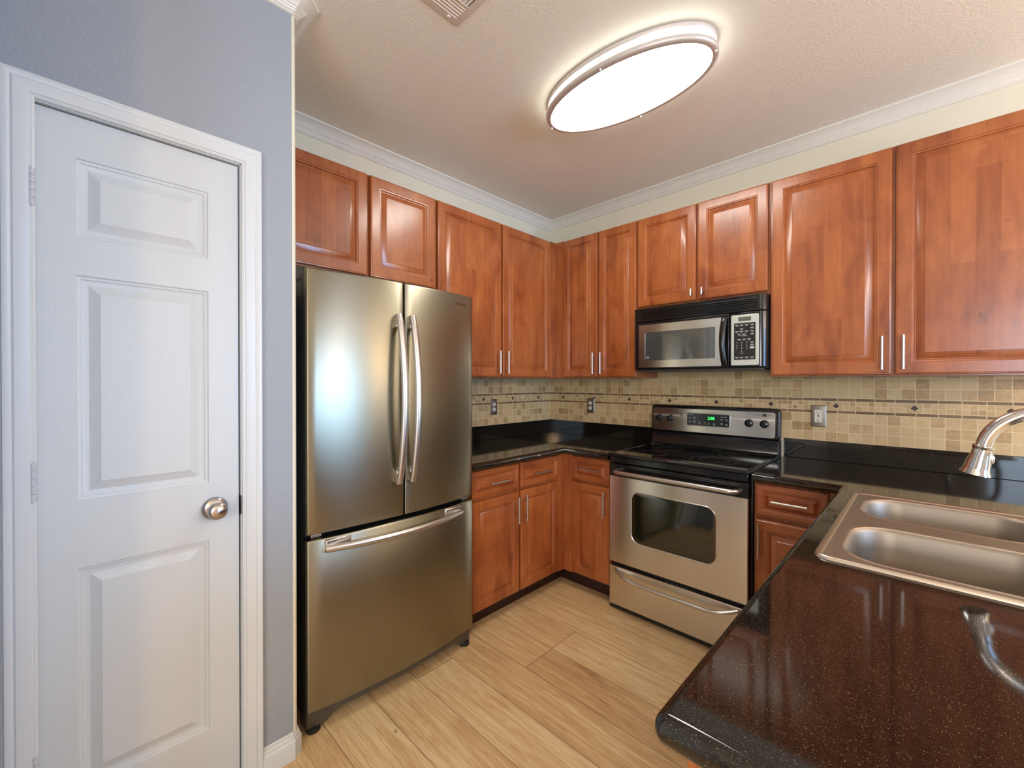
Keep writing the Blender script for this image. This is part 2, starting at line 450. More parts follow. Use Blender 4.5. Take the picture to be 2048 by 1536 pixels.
# short return wall at the left edge of the photo, then the living room beyond
bm = B(); box(bm, XP - 0.11, 1.15, -3.125, -3.0005, 0, ZC); struct(mesh_obj('wall_hall', bm, M['grey'], smooth=None))
bm = B(); box(bm, 1.03, 1.15, -6.6, -3.125, 0, ZC); struct(mesh_obj('wall_living_left', bm, M['livingwall'], smooth=None))
def wall_window(name, wname, axis, c, t, a0, a1, z0, z1, lo_, hi_):
    bm = B()
    def bx(p, q, r, s):
        if axis == 'x': box(bm, c, c + t, p, q, r, s)
        else: box(bm, p, q, c, c + t, r, s)
    bx(lo_, a0, 0, ZC); bx(a1, hi_, 0, ZC); bx(a0, a1, 0, z0); bx(a0, a1, z1, ZC)
    struct(mesh_obj(name, bm, M['livingwall'], smooth=None))
    bm = B(); w = 0.05; s = 0.03 if t > 0 else -0.03
    def fx(p, q, r, u):
        k0, k1 = sorted((c - s * 1.0, c + s * 0.0))
        if axis == 'x': box(bm, k0, k1, p, q, r, u)
        else: box(bm, p, q, k0, k1, r, u)
    fx(a0 - w, a0 + 0.02, z0 - w, z1 + w); fx(a1 - 0.02, a1 + w, z0 - w, z1 + w)
    fx(a0, a1, z0 - w, z0 + 0.02); fx(a0, a1, z1 - 0.02, z1 + w); m_ = (a0 + a1) / 2; fx(m_ - 0.02, m_ + 0.02, z0, z1)
    struct(mesh_obj(wname, bm, M['trim'], smooth=None))
wall_window('wall_right', 'window_1', 'x', 6.5, 0.1, -2.25, -0.45, 0.65, 2.25, -6.6, 0.12)
wall_window('wall_front', 'window_2', 'y', -6.5, -0.1, 2.95, 5.25, 0.35, 2.35, 1.03, 6.6)  # unseen window added to hold the cool fill light

# crown moulding (one continuous run: back wall, left wall, alcove end, round the pantry corner)
crown = [(0, 0), (0.094, 0), (0.094, -0.005), (0.089, -0.008), (0.086, -0.008), (0.078, -0.0105), (0.066, -0.015), (0.054, -0.0215), (0.043, -0.029), (0.034, -0.0375),
         (0.029, -0.0385), (0.026, -0.0425), (0.0215, -0.0435), (0.0185, -0.0475), (0.012, -0.0505), (0.0085, -0.0545), (0.003, -0.0565), (0, -0.0565)]
path = [(6.5, 0, ZC), (0, 0, ZC), (0, YP, ZC), (XP - 0.016, YP, ZC), (XP, YP - 0.016, ZC), (XP, -3.0005, ZC)]
crown = [(a * 0.80, b * 1.10) for a, b in crown]
bm = B(); sweep(bm, path, crown, (0, 0, 1)); struct(mesh_obj('trim_1', bm, M['trim'], smooth=28))
base = [(0, 0), (0.0145, 0), (0.0145, 0.062), (0.0135, 0.065), (0.0105, 0.067), (0.0095, 0.076), (0.0085, 0.079), (0.0060, 0.081), (0.0055, 0.090), (0.003, 0.093), (0, 0.093)]
bm = B(); sweep(bm, [(0.45, YP, 0), (XP - 0.016, YP, 0), (XP, YP - 0.020, 0), (XP, -2.4374, 0)], base, (0, 0, 1))
struct(mesh_obj('baseboard_pantry', bm, M['casing'], smooth=28))

# ------------------------------------------------------------------ pantry door
d = bpy.data.objects.new('door_1', None); COL.objects.link(d); d.location = (XP, -2.72, 0)
d['kind'] = 'structure'; d['label'] = 'narrow white three-panel pantry door in the blue-grey wall'
DF = F_LEFT(XP - 0.012)
y0, y1, zb, zt = -2.9484, -2.5001, 0.012, 2.0546
bm = B()
panels = [(0.2398, 0.8431), (1.0244, 1.6316), (1.7339, 1.9444)]
pu0, pu1 = -2.8738, -2.5814
us = [y0, pu0, pu1, y1]; vs = [zb] + [q for p in panels for q in p] + [zt]
for i in range(3):
    for j in range(len(vs) - 1):
        if i == 1 and j % 2 == 1:
            rings(bm, DF, [rect(pu0, pu1, vs[j], vs[j + 1], w, k) for k, w in ((0, 0), (0.002, -0.0035), (0.005, -0.0045), (0.009, -0.0050), (0.011, -0.0075), (0.014, -0.0085), (0.018, -0.0095), (0.024, -0.0100), (0.046, -0.0015), (0.0475, -0.0005))], cap0=False)
        else:
            bm.faces.new([bm.verts.new(DF @ Vector(p)) for p in rect(us[i], us[i + 1], vs[j], vs[j + 1], 0)])
rings(bm, DF, [rect(y0, y1, zb, zt, 0), rect(y0, y1, zb, zt, -0.035)], cap0=False)
mesh_obj('door_panel', bm, M['door'], d, smooth=20)
bm = B()
for a, b in ((DY0, -2.9523), (-2.4962, DY1)): box(bm, XP - 0.11, XP, a, b, 0, DZ)
box(bm, XP - 0.11, XP, DY0, DY1, 2.058, DZ); box(bm, XP - 0.075, XP - 0.05, DY0, -2.9382, 0, DZ); box(bm, XP - 0.075, XP - 0.05, -2.5113, DY1, 0, DZ); box(bm, XP - 0.075, XP - 0.05, DY0, DY1, 2.0438, DZ)
mesh_obj('door_jamb', bm, M['casing'], d, smooth=None)
# colonial casing, mitred
cas = [(0, 0), (0, 0.008), (0.004, 0.0105), (0.008, 0.0105), (0.010, 0.013), (0.026, 0.0165), (0.036, 0.0165), (0.040, 0.014), (0.044, 0.0165), (0.050, 0.0175), (0.055, 0.0165), (0.057, 0.014), (0.057, 0)]
bm = B()
sweep(bm, [(XP, -2.4932, 0), (XP, -2.4932, 2.0609), (XP, -2.9445, 2.0609), (XP, -2.9445, 0)], [(-a, b) for a, b in cas], (1, 0, 0))
mesh_obj('door_casing', bm, M['casing'], d, smooth=25)
for i, (hz0, hz1) in enumerate(((1.7885, 1.884), (1.0419, 1.1403), (0.2973, 0.3967))):
    bm = B(); hx, hy = XP + 0.0065, -2.9513
    n = 5; L = (hz1 - hz0) / n
    for k in range(n):
        tube(bm, [(hx, hy, hz0 + k * L + 0.0008), (hx, hy, hz0 + (k + 1) * L - 0.0008)], 0.0075, 14)
    tube(bm, [(hx, hy, hz0 - 0.004), (hx, hy, hz1 + 0.003)], 0.0050, 10)
    box(bm, XP - 0.012, XP + 0.004, hy - 0.0012, hy + 0.0012, hz0, hz1)
    mesh_obj('hinge', bm, M['hinge'], d)
KF = frame((XP - 0.012, -2.5668, 0.9405), (0, 1, 0), (0, 0, 1))
bm = B(); lathe(bm, KF, [(0, 0), (0.036, 0), (0.0355, 0.004), (0.030, 0.009), (0.020, 0.013), (0.014, 0.015), (0, 0.015)], 40); ros = mesh_obj('rosette', bm, M['knobsteel'], d, smooth=60)
bm = B(); lathe(bm, KF, [(0, 0.012), (0.0125, 0.014), (0.0115, 0.022), (0.013, 0.027), (0.022, 0.033), (0.0265, 0.040), (0.0275, 0.047), (0.0255, 0.053), (0.020, 0.0575), (0.010, 0.061), (0, 0.0635)], 40)
mesh_obj('door_knob', bm, M['knobsteel'], d, smooth=60)
bm = B(); box(bm, XP - 0.030, XP + 0.0015, -2.4966, -2.4947, 0.9064, 0.9698); mesh_obj('strike_plate', bm, M['knobsteel'], d, smooth=None)

# ------------------------------------------------------------------ cabinets
def bar_pull(parent, F, cu, cv, length, vertical, cc=0.096, so=0.032, r=0.0055, post=0.0035):
    bm = B(); h = length / 2
    a = (cu, cv - h, so) if vertical else (cu - h, cv, so); b = (cu, cv + h, so) if vertical else (cu + h, cv, so)
    tube(bm, [F @ Vector(a), F @ Vector(b)], r, 14)
    o = mesh_obj('handle', bm, M['handle'], parent, smooth=50)
    bm = B()
    for s in ((-1, 1) if cc else (0,)):
        p = (cu, cv + s * cc / 2) if vertical else (cu + s * cc / 2, cv)
        tube(bm, [F @ Vector((*p, -0.001)), F @ Vector((*p, so))], post, 10)
    # posts belong to the pull: join them in the same mesh
    me2 = bpy.data.meshes.new('tmp'); bmesh.ops.translate(bm, verts=bm.verts, vec=-root_loc(parent)); bm.to_mesh(me2); bm.free()
    bm = bmesh.new(); bm.from_mesh(o.data); bm.from_mesh(me2); bm.to_mesh(o.data); bm.free(); bpy.data.meshes.remove(me2)
    o.data.shade_smooth(); o.data.set_sharp_from_angle(angle=math.radians(50))
    return o
def cab_door(parent, F, u0, u1, v0, v1, hu=None, hv=None, hl=0.15, drawer=False, name='door', fr=0.060, cc=0.096):
    bm = B(); raised(bm, F, u0, u1, v0, v1, 0.020, 0.036 if drawer else fr, 0.016 if drawer else 0.028)
    o = mesh_obj(name, bm, M['woodh'] if drawer else M['wood'], parent, smooth=25)
    FF = F @ Matrix.Translation((0, 0, 0.020))
    if hu is not None: bar_pull(o, FF, hu, hv, hl, not drawer, cc)
    return o
ZB, ZT = 1.372, 2.404
# upper, over the fridge
c = thing('wall_cabinet', 'cherry wall cabinet with two short raised-panel doors, above the refrigerator', 'cabinet', (0.0, -1.86, 1.876), 'cherry wall cabinets')
boxo('cabinet_body', 0.002, 0.297, -2.300, -1.4195, 1.876, ZT, M['wood_side'], c)
F = F_LEFT(0.299)
cab_door(c, F, -2.290, -1.846, 1.884, 2.398); cab_door(c, F, -1.827, -1.427, 1.884, 2.398)
# upper, left of corner
c = thing('wall_cabinet', 'cherry wall cabinet with two tall narrow doors between the refrigerator and the corner', 'cabinet', (0.0, -0.9, ZB), 'cherry wall cabinets')
bm = B(); box(bm, 0.002, 0.297, -1.4175, -0.002, ZB, ZT); mesh_obj('cabinet_body', bm, M['wood_side'], c)
boxo('filler_strip', 0.297, 0.3135, -0.3765, -0.3005, ZB, ZT, M['wood'], c, 0.001)
cab_door(c, F, -1.410, -0.900, 1.379, 2.398, -0.938, 1.474); cab_door(c, F, -0.882, -0.380, 1.379, 2.398, -0.876, 1.474) if 0 else cab_door(c, F, -0.884, -0.380, 1.379, 2.398, -0.862, 1.474)
# back wall uppers
F = F_BACK(-0.299)
c = thing('wall_cabinet', 'narrow two-door cherry wall cabinet between the corner and the microwave', 'cabinet', (0.68, 0.0, ZB), 'cherry wall cabinets')
boxo('cabinet_body', 0.300, 0.985, -0.297, -0.002, ZB, ZT, M['wood_side'], c)
boxo('filler_strip', 0.3145, 0.383, -0.3135, -0.297, ZB, ZT, M['wood'], c, 0.001)
cab_door(c, F, 0.386, 0.686, 1.379, 2.398, 0.666, 1.474, fr=0.056); cab_door(c, F, 0.696, 0.983, 1.379, 2.398, 0.728, 1.474, fr=0.056)
c = thing('wall_cabinet', 'short two-door cherry wall cabinet above the microwave', 'cabinet', (1.37, 0.0, 1.815), 'cherry wall cabinets')
boxo('cabinet_body', 0.987, 1.7475, -0.297, -0.002, 1.812, ZT, M['wood_side'], c)
for (a, b, hu) in ((0.995, 1.366, 1.345), (1.377, 1.741, 1.408)):
    o = cab_door(c, F, a, b, 1.830, 2.398)
    bar_pull(o, F @ Matrix.Translation((0, 0, 0.020)), hu, 1.873, 0.042, True, 0, 0.028, 0.0065, 0.005)
c = thing('wall_cabinet', 'large cherry wall cabinet with two wide doors to the right of the microwave', 'cabinet', (2.24, 0.0, ZB), 'cherry wall cabinets')
boxo('cabinet_body', 1.7495, 2.740, -0.297, -0.002, ZB, ZT, M['wood_side'], c)
cab_door(c, F, 1.756, 2.231, 1.379, 2.398, 2.199, 1.475, fr=0.064); cab_door(c, F, 2.243, 2.735, 1.379, 2.398, 2.270, 1.476, fr=0.064)

# base cabinets
F = F_LEFT(0.610)
c = thing('base_cabinet', 'cherry base cabinet with two drawers over two doors, right of the refrigerator', 'cabinet', (0.3, -1.05, 0), 'cherry base cabinets')
boxo('cabinet_body', 0.002, 0.608, -1.425, -0.002, 0.10, 0.873, M['wood_side'], c)
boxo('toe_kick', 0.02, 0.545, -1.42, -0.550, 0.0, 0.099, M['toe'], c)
boxo('filler_strip', 0.608, 0.6225, -0.676, -0.6115, 0.10, 0.873, M['wood'], c, 0.001)
cab_door(c, F, -1.418, -1.055, 0.716, 0.864, -1.237, 0.788, 0.138, True, 'drawer')
cab_door(c, F, -1.040, -0.679, 0.716, 0.864, -0.868, 0.788, 0.138, True, 'drawer')
cab_door(c, F, -1.418, -1.055, 0.108, 0.698, -1.089, 0.598, 0.156); cab_door(c, F, -1.040, -0.679, 0.108, 0.698, -1.020, 0.600, 0.156)
F = F_BACK(-0.610)
c = thing('base_cabinet', 'narrow cherry base cabinet in the corner, left of the range', 'cabinet', (0.8, -0.3, 0), 'cherry base cabinets')
boxo('cabinet_body', 0.6105, 0.979, -0.608, -0.002, 0.10, 0.873, M['wood_side'], c)
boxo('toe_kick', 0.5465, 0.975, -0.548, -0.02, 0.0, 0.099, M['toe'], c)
boxo('filler_strip', 0.6235, 0.693, -0.6225, -0.608, 0.10, 0.873, M['wood'], c, 0.001)
cab_door(c, F, 0.696, 0.973, 0.716, 0.864, 0.842, 0.794, 0.138, True, 'drawer')
cab_door(c, F, 0.696, 0.973, 0.108, 0.698, 0.952, 0.600, 0.154, fr=0.056)
c = thing('base_cabinet', 'narrow cherry base cabinet between the range and the sink counter', 'cabinet', (1.9, -0.3, 0), 'cherry base cabinets')
boxo('cabinet_body', 1.757, 2.104, -0.608, -0.002, 0.10, 0.873, M['wood_side'], c)
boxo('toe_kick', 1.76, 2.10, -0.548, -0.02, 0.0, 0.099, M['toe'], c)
cab_door(c, F, 1.766, 2.046, 0.716, 0.864, 1.906, 0.794, 0.138, True, 'drawer')
cab_door(c, F, 1.766, 2.046, 0.108, 0.698, 1.786, 0.598, 0.156)
c = thing('base_cabinet', 'cherry sink base cabinet under the peninsula counter with the sink', 'cabinet', (2.45, -1.4, 0), 'cherry base cabinets')
bm = B()
box(bm, 2.129, 2.760, -2.298, -1.70, 0.10, 0.873); box(bm, 2.129, 2.760, -0.64, -0.60, 0.10, 0.873)
box(bm, 2.129, 2.147, -1.70, -0.64, 0.10, 0.873); box(bm, 2.742, 2.760, -1.70, -0.64, 0.10, 0.873); box(bm, 2.147, 2.742, -1.70, -0.64, 0.10, 0.12)
mesh_obj('cabinet_body', bm, M['wood_side'], c, weld=False)
boxo('toe_kick', 2.19, 2.74, -2.28, -0.62, 0.0, 0.099, M['toe'], c)
F = F_PEN(2.127)
for a, b, hu in ((0.70, 1.17, 1.14), (1.18, 1.70, 1.21), (1.71, 2.285, 1.74)):
    cab_door(c, F, a, b, 0.108, 0.698, hu, 0.60, 0.156)
    bm = B(); raised(bm, F, a, b, 0.716, 0.864, 0.020, 0.036, 0.016); mesh_obj('drawer_front', bm, M['woodh'], c, smooth=25)

# ------------------------------------------------------------------ countertops
Z0, Z1 = 0.874, 0.914
def counter(name, label, xs, ys, inside, fronts, splash):
    bm = B(); cells(bm, xs, ys, inside, Z0, Z1)
    bm.verts.ensure_lookup_table(); bw = bm.edges.layers.float.new('bevel_weight_edge')
    for e in bm.edges:
        a, b = e.verts[0].co, e.verts[1].co
        for (ax, val, p, q) in fronts:
            if abs(a[ax] - val) < 1e-4 and abs(b[ax] - val) < 1e-4:
                o = 1 - ax
                if p - 1e-4 <= min(a[o], b[o]) and max(a[o], b[o]) <= q + 1e-4:
                    if abs(a.z - b.z) < 1e-4: e[bw] = 1.0
        if abs(a.z - b.z) > 1e-3 and abs(a.x - 2.087) < 1e-3 and abs(a.y + 2.350) < 1e-3: e[bw] = 1.0
    me = bpy.data.meshes.new(name); bmesh.ops.recalc_face_normals(bm, faces=bm.faces); bm.to_mesh(me); bm.free(); me.materials.append(M['granite'])
    me.shade_smooth(); me.set_sharp_from_angle(angle=math.radians(40))
    o = bpy.data.objects.new(name, me); COL.objects.link(o); tag(o, label, 'countertop', 'granite countertops')
    b = o.modifiers.new('bullnose', 'BEVEL'); b.limit_method = 'WEIGHT'; b.width = 0.0175; b.segments = 5
    for s in splash:
        boxo('granite_upstand', *s, M['granite'], o, 0.0015)
    return o
counter('granite_countertop', 'black granite countertop in the corner between the refrigerator and the range',
        [0, 0.660, 0.981], [-1.440, -0.660, -0.0], lambda x, y: x < 0.66 or y > -0.66,
        [(0, 0.660, -1.44, -0.66), (1, -0.660, 0.66, 0.981)],
        [(0.0005, 0.016, -1.440, -0.0005, 0.9145, 1.0195), (0.0165, 0.981, -0.016, -0.0005, 0.9145, 1.0195)])
SX0, SX1, SY0, SY1 = 2.165, 2.690, -1.585, -0.785      # cut-out for the sink
counter('granite_countertop', 'black granite countertop right of the range turning into the sink peninsula',
        [1.757, 2.087, SX0, SX1, 2.790], [-2.350, SY0, SY1, -0.660, 0.0],
        lambda x, y: (x > 2.087 or y > -0.66) and not (SX0 < x < SX1 and SY0 < y < SY1),
        [(0, 2.087, -2.35, -0.66), (1, -0.660, 1.757, 2.087), (1, -2.350, 2.087, 2.79)],
        [(1.757, 2.790, -0.016, -0.0005, 0.9145, 1.0195)])
# tiled backsplashes
bm = B(); box(bm, 0.0065, 2.79, -0.0065, -0.0005, 1.0200, ZB - 0.0005); box(bm, 0.986, 1.7485, -0.0065, -0.0005, ZB - 0.0005, 1.44)
tag(mesh_obj('tile_backsplash', bm, M['tile_back'], smooth=None, weld=False), 'travertine mosaic backsplash with dark diamonds behind the range', 'backsplash')
bm = B(); box(bm, 0.0005, 0.0065, -1.44, -0.0005, 1.0200, ZB - 0.0005)
tag(mesh_obj('tile_backsplash', bm, M['tile_left'], smooth=None), 'travertine mosaic backsplash on the left wall beside the refrigerator', 'backsplash')

# ------------------------------------------------------------------ outlets
def outlet(F, cu, cv, label, gfci=False):
    loc = F @ Vector((cu, cv, 0))
    t = thing('wall_outlet', label, 'outlet', loc, 'steel outlet plates on the backsplash')
    hw, hh = 0.035, 0.0595
    bm = B(); rings(bm, F, [rect(cu - hw, cu + hw, cv - hh, cv + hh, w, i) for i, w in ((0, 0.0), (0, 0.002), (0.004, 0.0065), (0.006, 0.007))])
    mesh_obj('cover_plate', bm, M['plate'], t, smooth=20)
    if gfci:
        bm = B(); prism(bm, [(u, v) for u, v, _ in rrect(cu - 0.0165, cu + 0.0165, cv - 0.034, cv + 0.034, 0, 0.002)], F, 0.007, 0.0095)
        r = mesh_obj('receptacle', bm, M['outlet'], t)
        bm = B()
        for s in (-1, 1):
            for du, hh_ in ((-0.0065, 0.0045), (0.0065, 0.0035)): prism(bm, [(cu + du - 0.001, cv + s * 0.021 - hh_), (cu + du + 0.001, cv + s * 0.021 - hh_), (cu + du + 0.001, cv + s * 0.021 + hh_), (cu + du - 0.001, cv + s * 0.021 + hh_)], F, 0.0085, 0.0098)
            prism(bm, [(cu + 0.003 * math.cos(a), cv + s * 0.021 - 0.0095 + 0.003 * math.sin(a)) for a in [2 * PI * k / 10 for k in range(10)]], F, 0.0085, 0.0098)
        for s in (-1, 1): prism(bm, [(cu - 0.006, cv + s * 0.003 - 0.0015), (cu + 0.006, cv + s * 0.003 - 0.0015), (cu + 0.006, cv + s * 0.003 + 0.0015), (cu - 0.006, cv + s * 0.003 + 0.0015)], F, 0.0085, 0.0103)
        mesh_obj('slots', bm, M['darkmark'], t, weld=False)
    else:
        for s in (-1, 1):
            bm = B(); pts = []
            for k in range(28):
                a = 2 * PI * k / 28; pts.append((cu + max(-0.0145, min(0.0145, 0.0172 * math.cos(a))), cv + s * 0.0195 + 0.0165 * math.sin(a) * 0.86))
            prism(bm, pts, F, 0.006, 0.0088); r = mesh_obj('receptacle', bm, M['outlet'], t)
            bm = B(); c0 = cv + s * 0.0195
            for du, hh_ in ((-0.0062, 0.0045), (0.0062, 0.0036)): prism(bm, [(cu + du - 0.0011, c0 - hh_ + 0.002), (cu + du + 0.0011, c0 - hh_ + 0.002), (cu + du + 0.0011, c0 + hh_ + 0.002), (cu + du - 0.0011, c0 + hh_ + 0.002)], F, 0.0080, 0.0092)
            prism(bm, [(cu + 0.0028 * math.cos(a), c0 - 0.0075 + 0.0028 * math.sin(a)) for a in [2 * PI * k / 10 for k in range(10)]], F, 0.0080, 0.0092)
            mesh_obj('slots', bm, M['darkmark'], r, weld=False)
    for s in ((-1, 1) if gfci else (0,)):
        bm = B(); lathe(bm, F @ Matrix.Translation((cu, cv + s * 0.048, 0)), [(0, 0.0065), (0.0032, 0.0065), (0.0028, 0.0085), (0, 0.0088)], 12); mesh_obj('screw', bm, M['plate'], t)
outlet(F_LEFT(0.0065), -0.681, 1.155, 'steel-plated double outlet on the left wall tiles beside the refrigerator')
outlet(F_BACK(-0.0065), 0.425, 1.155, 'steel-plated double outlet between the corner and the range')
outlet(F_BACK(-0.0065), 1.9175, 1.155, 'steel-plated square-faced outlet to the right of the range', True)

# ------------------------------------------------------------------ refrigerator
fr = thing('refrigerator', 'stainless french-door refrigerator with bottom freezer beside the pantry wall', 'refrigerator', (0.35, -1.868, 0))
FY0, FY1, FX, BUL = -2.274, -1.462, 0.685, 0.034
fc, fh = (FY0 + FY1) / 2, (FY1 - FY0) / 2
def fx(y): return FX + BUL * (1 - ((y - fc) / fh) ** 2)
bm = B(); box(bm, 0.03, 0.630, FY0 + 0.004, FY1 - 0.004, 0.055, 1.742)
mesh_obj('fridge_body', bm, M['fridge_side'], fr, bevel=0.004)
def fdoor(name, ya, yb, za, zb_, n=14):
    """curved door slab: steel front, dark rim behind"""
    bm = B(); r = 0.007; zr = [(za, -r), (za + 0.0025, -0.0022), (za + r, 0), (zb_ - r, 0), (zb_ - 0.0025, -0.0022), (zb_, -r)]
    ys = [ya + (yb - ya) * k / n for k in range(n + 1)]
    yy = [ya, ya + 0.002] + [ya + r + (yb - ya - 2 * r) * k / n for k in range(n + 1)] + [yb - 0.002, yb]
    dx = [-r, -0.002] + [0] * (n + 1) + [-0.002, -r]
    G = [[bm.verts.new((fx(y) + min(d_, e), y, z)) for y, d_ in zip(yy, dx)] for z, e in zr]
    for i in range(len(zr) - 1):
        for j in range(len(yy) - 1): bm.faces.new((G[i][j], G[i][j + 1], G[i + 1][j + 1], G[i + 1][j]))
    # rim going back to x = .640
    back = 0.640
    per = [G[0][j] for j in range(len(yy))] + [G[i][-1] for i in range(1, len(zr))] + [G[-1][j] for j in range(len(yy) - 2, -1, -1)] + [G[i][0] for i in range(len(zr) - 2, 0, -1)]
    mid = [bm.verts.new((v.co.x - 0.012, v.co.y, v.co.z)) for v in per]; bk = [bm.verts.new((back, v.co.y, v.co.z)) for v in per]
    m_ = len(per)
    for i in range(m_):
        j = (i + 1) % m_
        bm.faces.new((per[i], per[j], mid[j], mid[i]))
        bm.faces.new((mid[i], mid[j], bk[j], bk[i])).material_index = 1
    bm.faces.new(bk).material_index = 1
    return mesh_obj(name, bm, [M['fridge_steel'], M['fridge_side']], fr, smooth=50)
SP = -1.8785
ld = fdoor('door', FY0, SP - 0.0035, 0.764, 1.776); rd = fdoor('door', SP + 0.0035, FY1, 0.764, 1.776)
fd = fdoor('freezer_drawer', FY0, FY1, 0.088, 0.744)
ld['label'] = 'left french door'; rd['label'] = 'right french door'; fd['label'] = 'bottom freezer drawer front'
def bow(name, parent, pts, rad, flat, up):
    bm = B(); tube(bm, pts, rad, 16, True, flat, up); return mesh_obj(name, bm, M['handle'], parent, smooth=50)
def vbow(y, parent):
    P = []; R_ = []
    n = 24; za, zb_ = 0.912, 1.632
    for k in range(n + 1):
        t = k / n; z = za + (zb_ - za) * t
        P.append((fx(y) + 0.016 + 0.050 * math.sin(PI * t) ** 0.8, y, z)); R_.append(0.0125)
    h = bow('handle', parent, P, R_, 1.25, (1, 0, 0))
    for z in (0.912, 1.632):
        s = 1 if z < 1 else -1; bm = B()
        box(bm, fx(y) - 0.002, fx(y) + 0.020, y - 0.0125, y + 0.0125, min(z, z + s * 0.055), max(z, z + s * 0.055))
        mesh_obj('handle_mount', bm, M['handle'], h, bevel=0.003)
    return h
vbow(-1.914, ld); vbow(-1.848, rd)
# pocket panels behind the grips
P = []; n = 26; ya, yb = -2.212, -1.556
for k in range(n + 1):
    t = k / n; y = ya + (yb - ya) * t
    P.append((fx(y) + 0.014 + 0.034 * math.sin(PI * t) ** 0.85, y, 0.706))
h = bow('handle', fd, P, 0.0135, 0.85, (0, 0, 1))
for a, b in ((ya, ya + 0.10), (yb - 0.10, yb)):
    bm = B(); box(bm, min(fx(a), fx(b)) - 0.01, min(fx(a), fx(b)) + 0.014, a, b, 0.700, 0.738)
    mesh_obj('handle_mount', bm, M['handle'], h, bevel=0.004)
# hinge covers, gasket, lower hinges
bm = B(); box(bm, 0.585, 0.655, FY0 + 0.008, FY0 + 0.075, 1.7425, 1.772); box(bm, 0.30, 0.5845, FY0 + 0.008, FY0 + 0.05, 1.7425, 1.760)
mesh_obj('hinge_cover', bm, M['charcoal'], fr, bevel=0.006)
bm = B(); box(bm, 0.585, 0.655, FY1 - 0.075, FY1 - 0.008, 1.7425, 1.772); mesh_obj('hinge_cover', bm, M['charcoal'], fr, bevel=0.006)
bm = B(); box(bm, 0.630, 0.6395, FY0 + 0.010, FY1 - 0.010, 0.10, 1.765); mesh_obj('door_gasket', bm, M['rubber'], fr)
for y in (FY0 + 0.02, FY1 - 0.06):
    bm = B(); box(bm, 0.640, 0.672, y, y + 0.04, 0.7475, 0.7605); mesh_obj('door_hinge', bm, M['handle'], fr, bevel=0.002)
# bottom grille with feet
bm = B(); ys = []; n = 40; top = []; bot = []
for k in range(n + 1):
    y = FY0 + 0.004 + (FY1 - FY0 - 0.008) * k / n
    e = min(y - FY0, FY1 - y)
    zl = 0.052 if e > 0.11 else (0.016 + 0.036 * max(0, (e - 0.055) / 0.055) ** 1.4 if e > 0.055 else 0.016)
    xo = fx(y) - 0.020
    top.append((xo, y, 0.083 if e > 0.11 else 0.080)); bot.append((xo - 0.004, y, zl))
V1 = [bm.verts.new(p) for p in top]; V2 = [bm.verts.new(p) for p in bot]
V3 = [bm.verts.new((0.60, p[1], p[2])) for p in bot]; V4 = [bm.verts.new((0.60, p[1], p[2])) for p in top]
for k in range(n):
    for a, b in ((V1, V2), (V2, V3), (V3, V4), (V4, V1)): bm.faces.new((a[k], a[k + 1], b[k + 1], b[k]))
bm.faces.new((V1[0], V2[0], V3[0], V4[0])); bm.faces.new((V1[-1], V4[-1], V3[-1], V2[-1]))
mesh_obj('base_grille', bm, M['charcoal'], fr, bevel=0.003)
for y in (FY0 + 0.032, FY1 - 0.032):
    for x in (0.655, 0.10):
        bm = B(); lathe(bm, frame((x, y, 0), (1, 0, 0), (0, 1, 0)), [(0, 0), (0.024, 0), (0.026, 0.006), (0.024, 0.016), (0.012, 0.018), (0.012, 0.06), (0, 0.06)], 20)
        mesh_obj('foot', bm, M['rubber'], fr)
ang = math.atan2(fx(-1.50) - fx(-1.59), 0.09)
text_obj('brand_lettering', 'SAMSUNG', 0.0185, frame((fx(-1.5865) + 0.0008, -1.5865, 1.7215), (math.sin(ang), math.cos(ang), 0), (0, 0, 1)), M['redmark'], rd, 0.0004, 'LEFT', 0.92)

# ------------------------------------------------------------------ range
rg = thing('electric_range', 'stainless and black freestanding electric range with smooth glass top', 'range', (1.37, -0.33, 0))
RX0, RX1 = 0.995, 1.745
boxo('range_body', RX0 - 0.006, RX1 + 0.004, -0.600, -0.03, 0.025, 0.906, M['blackmat'], rg, 0.003)
bm = B(); box(bm, RX0, RX1, -0.655, -0.6005, 0.010, 0.025); mesh_obj('base_rail', bm, M['blackmat'], rg)
for x in (RX0 + 0.04, RX1 - 0.04):
    for y in (-0.56, -0.08):
        bm = B(); tube(bm, [(x, y, 0), (x, y, 0.03)], 0.014, 12); mesh_obj('foot', bm, M['rubber'], rg)
# cooktop frame
bm = B(); FT = frame((0, 0, 0), (1, 0, 0), (0, 1, 0))
rings(bm, FT, [rect(RX0 - 0.008, RX1 + 0.006, -0.668, -0.100, w, i) for i, w in ((0.004, 0.9065), (0, 0.910), (0, 0.918), (0.003, 0.923), (0.007, 0.9245), (0.014, 0.9245), (0.018, 0.9205))])
mesh_obj('cooktop_frame', bm, M['black'], rg, smooth=40)
bm = B(); box(bm, RX0 + 0.012, RX1 - 0.014, -0.648, -0.120, 0.9195, 0.9222); ct = mesh_obj('glass_top', bm, M['glasstop'], rg)
for cx, cy, rs in ((1.525, -0.475, (0.119, 0.074)), (1.175, -0.500, (0.094,)), (1.185, -0.265, (0.078,)), (1.555, -0.245, (0.078,))):
    bm = B()
    for r_ in rs:
        lathe(bm, frame((cx, cy, 0.9222), (1, 0, 0), (0, 1, 0)), [(r_ - 0.0016, 0.0), (r_ - 0.0015, 0.0003), (r_, 0.0003), (r_, 0.0)], 64)
    mesh_obj('burner_ring', bm, M['ringmark'], ct, smooth=None)
# front band below cooktop (vent trim)
bm = B(); box(bm, RX0, RX1 - 0.002, -0.655, -0.6005, 0.868, 0.9055); mesh_obj('vent_trim', bm, M['black'], rg, bevel=0.004)
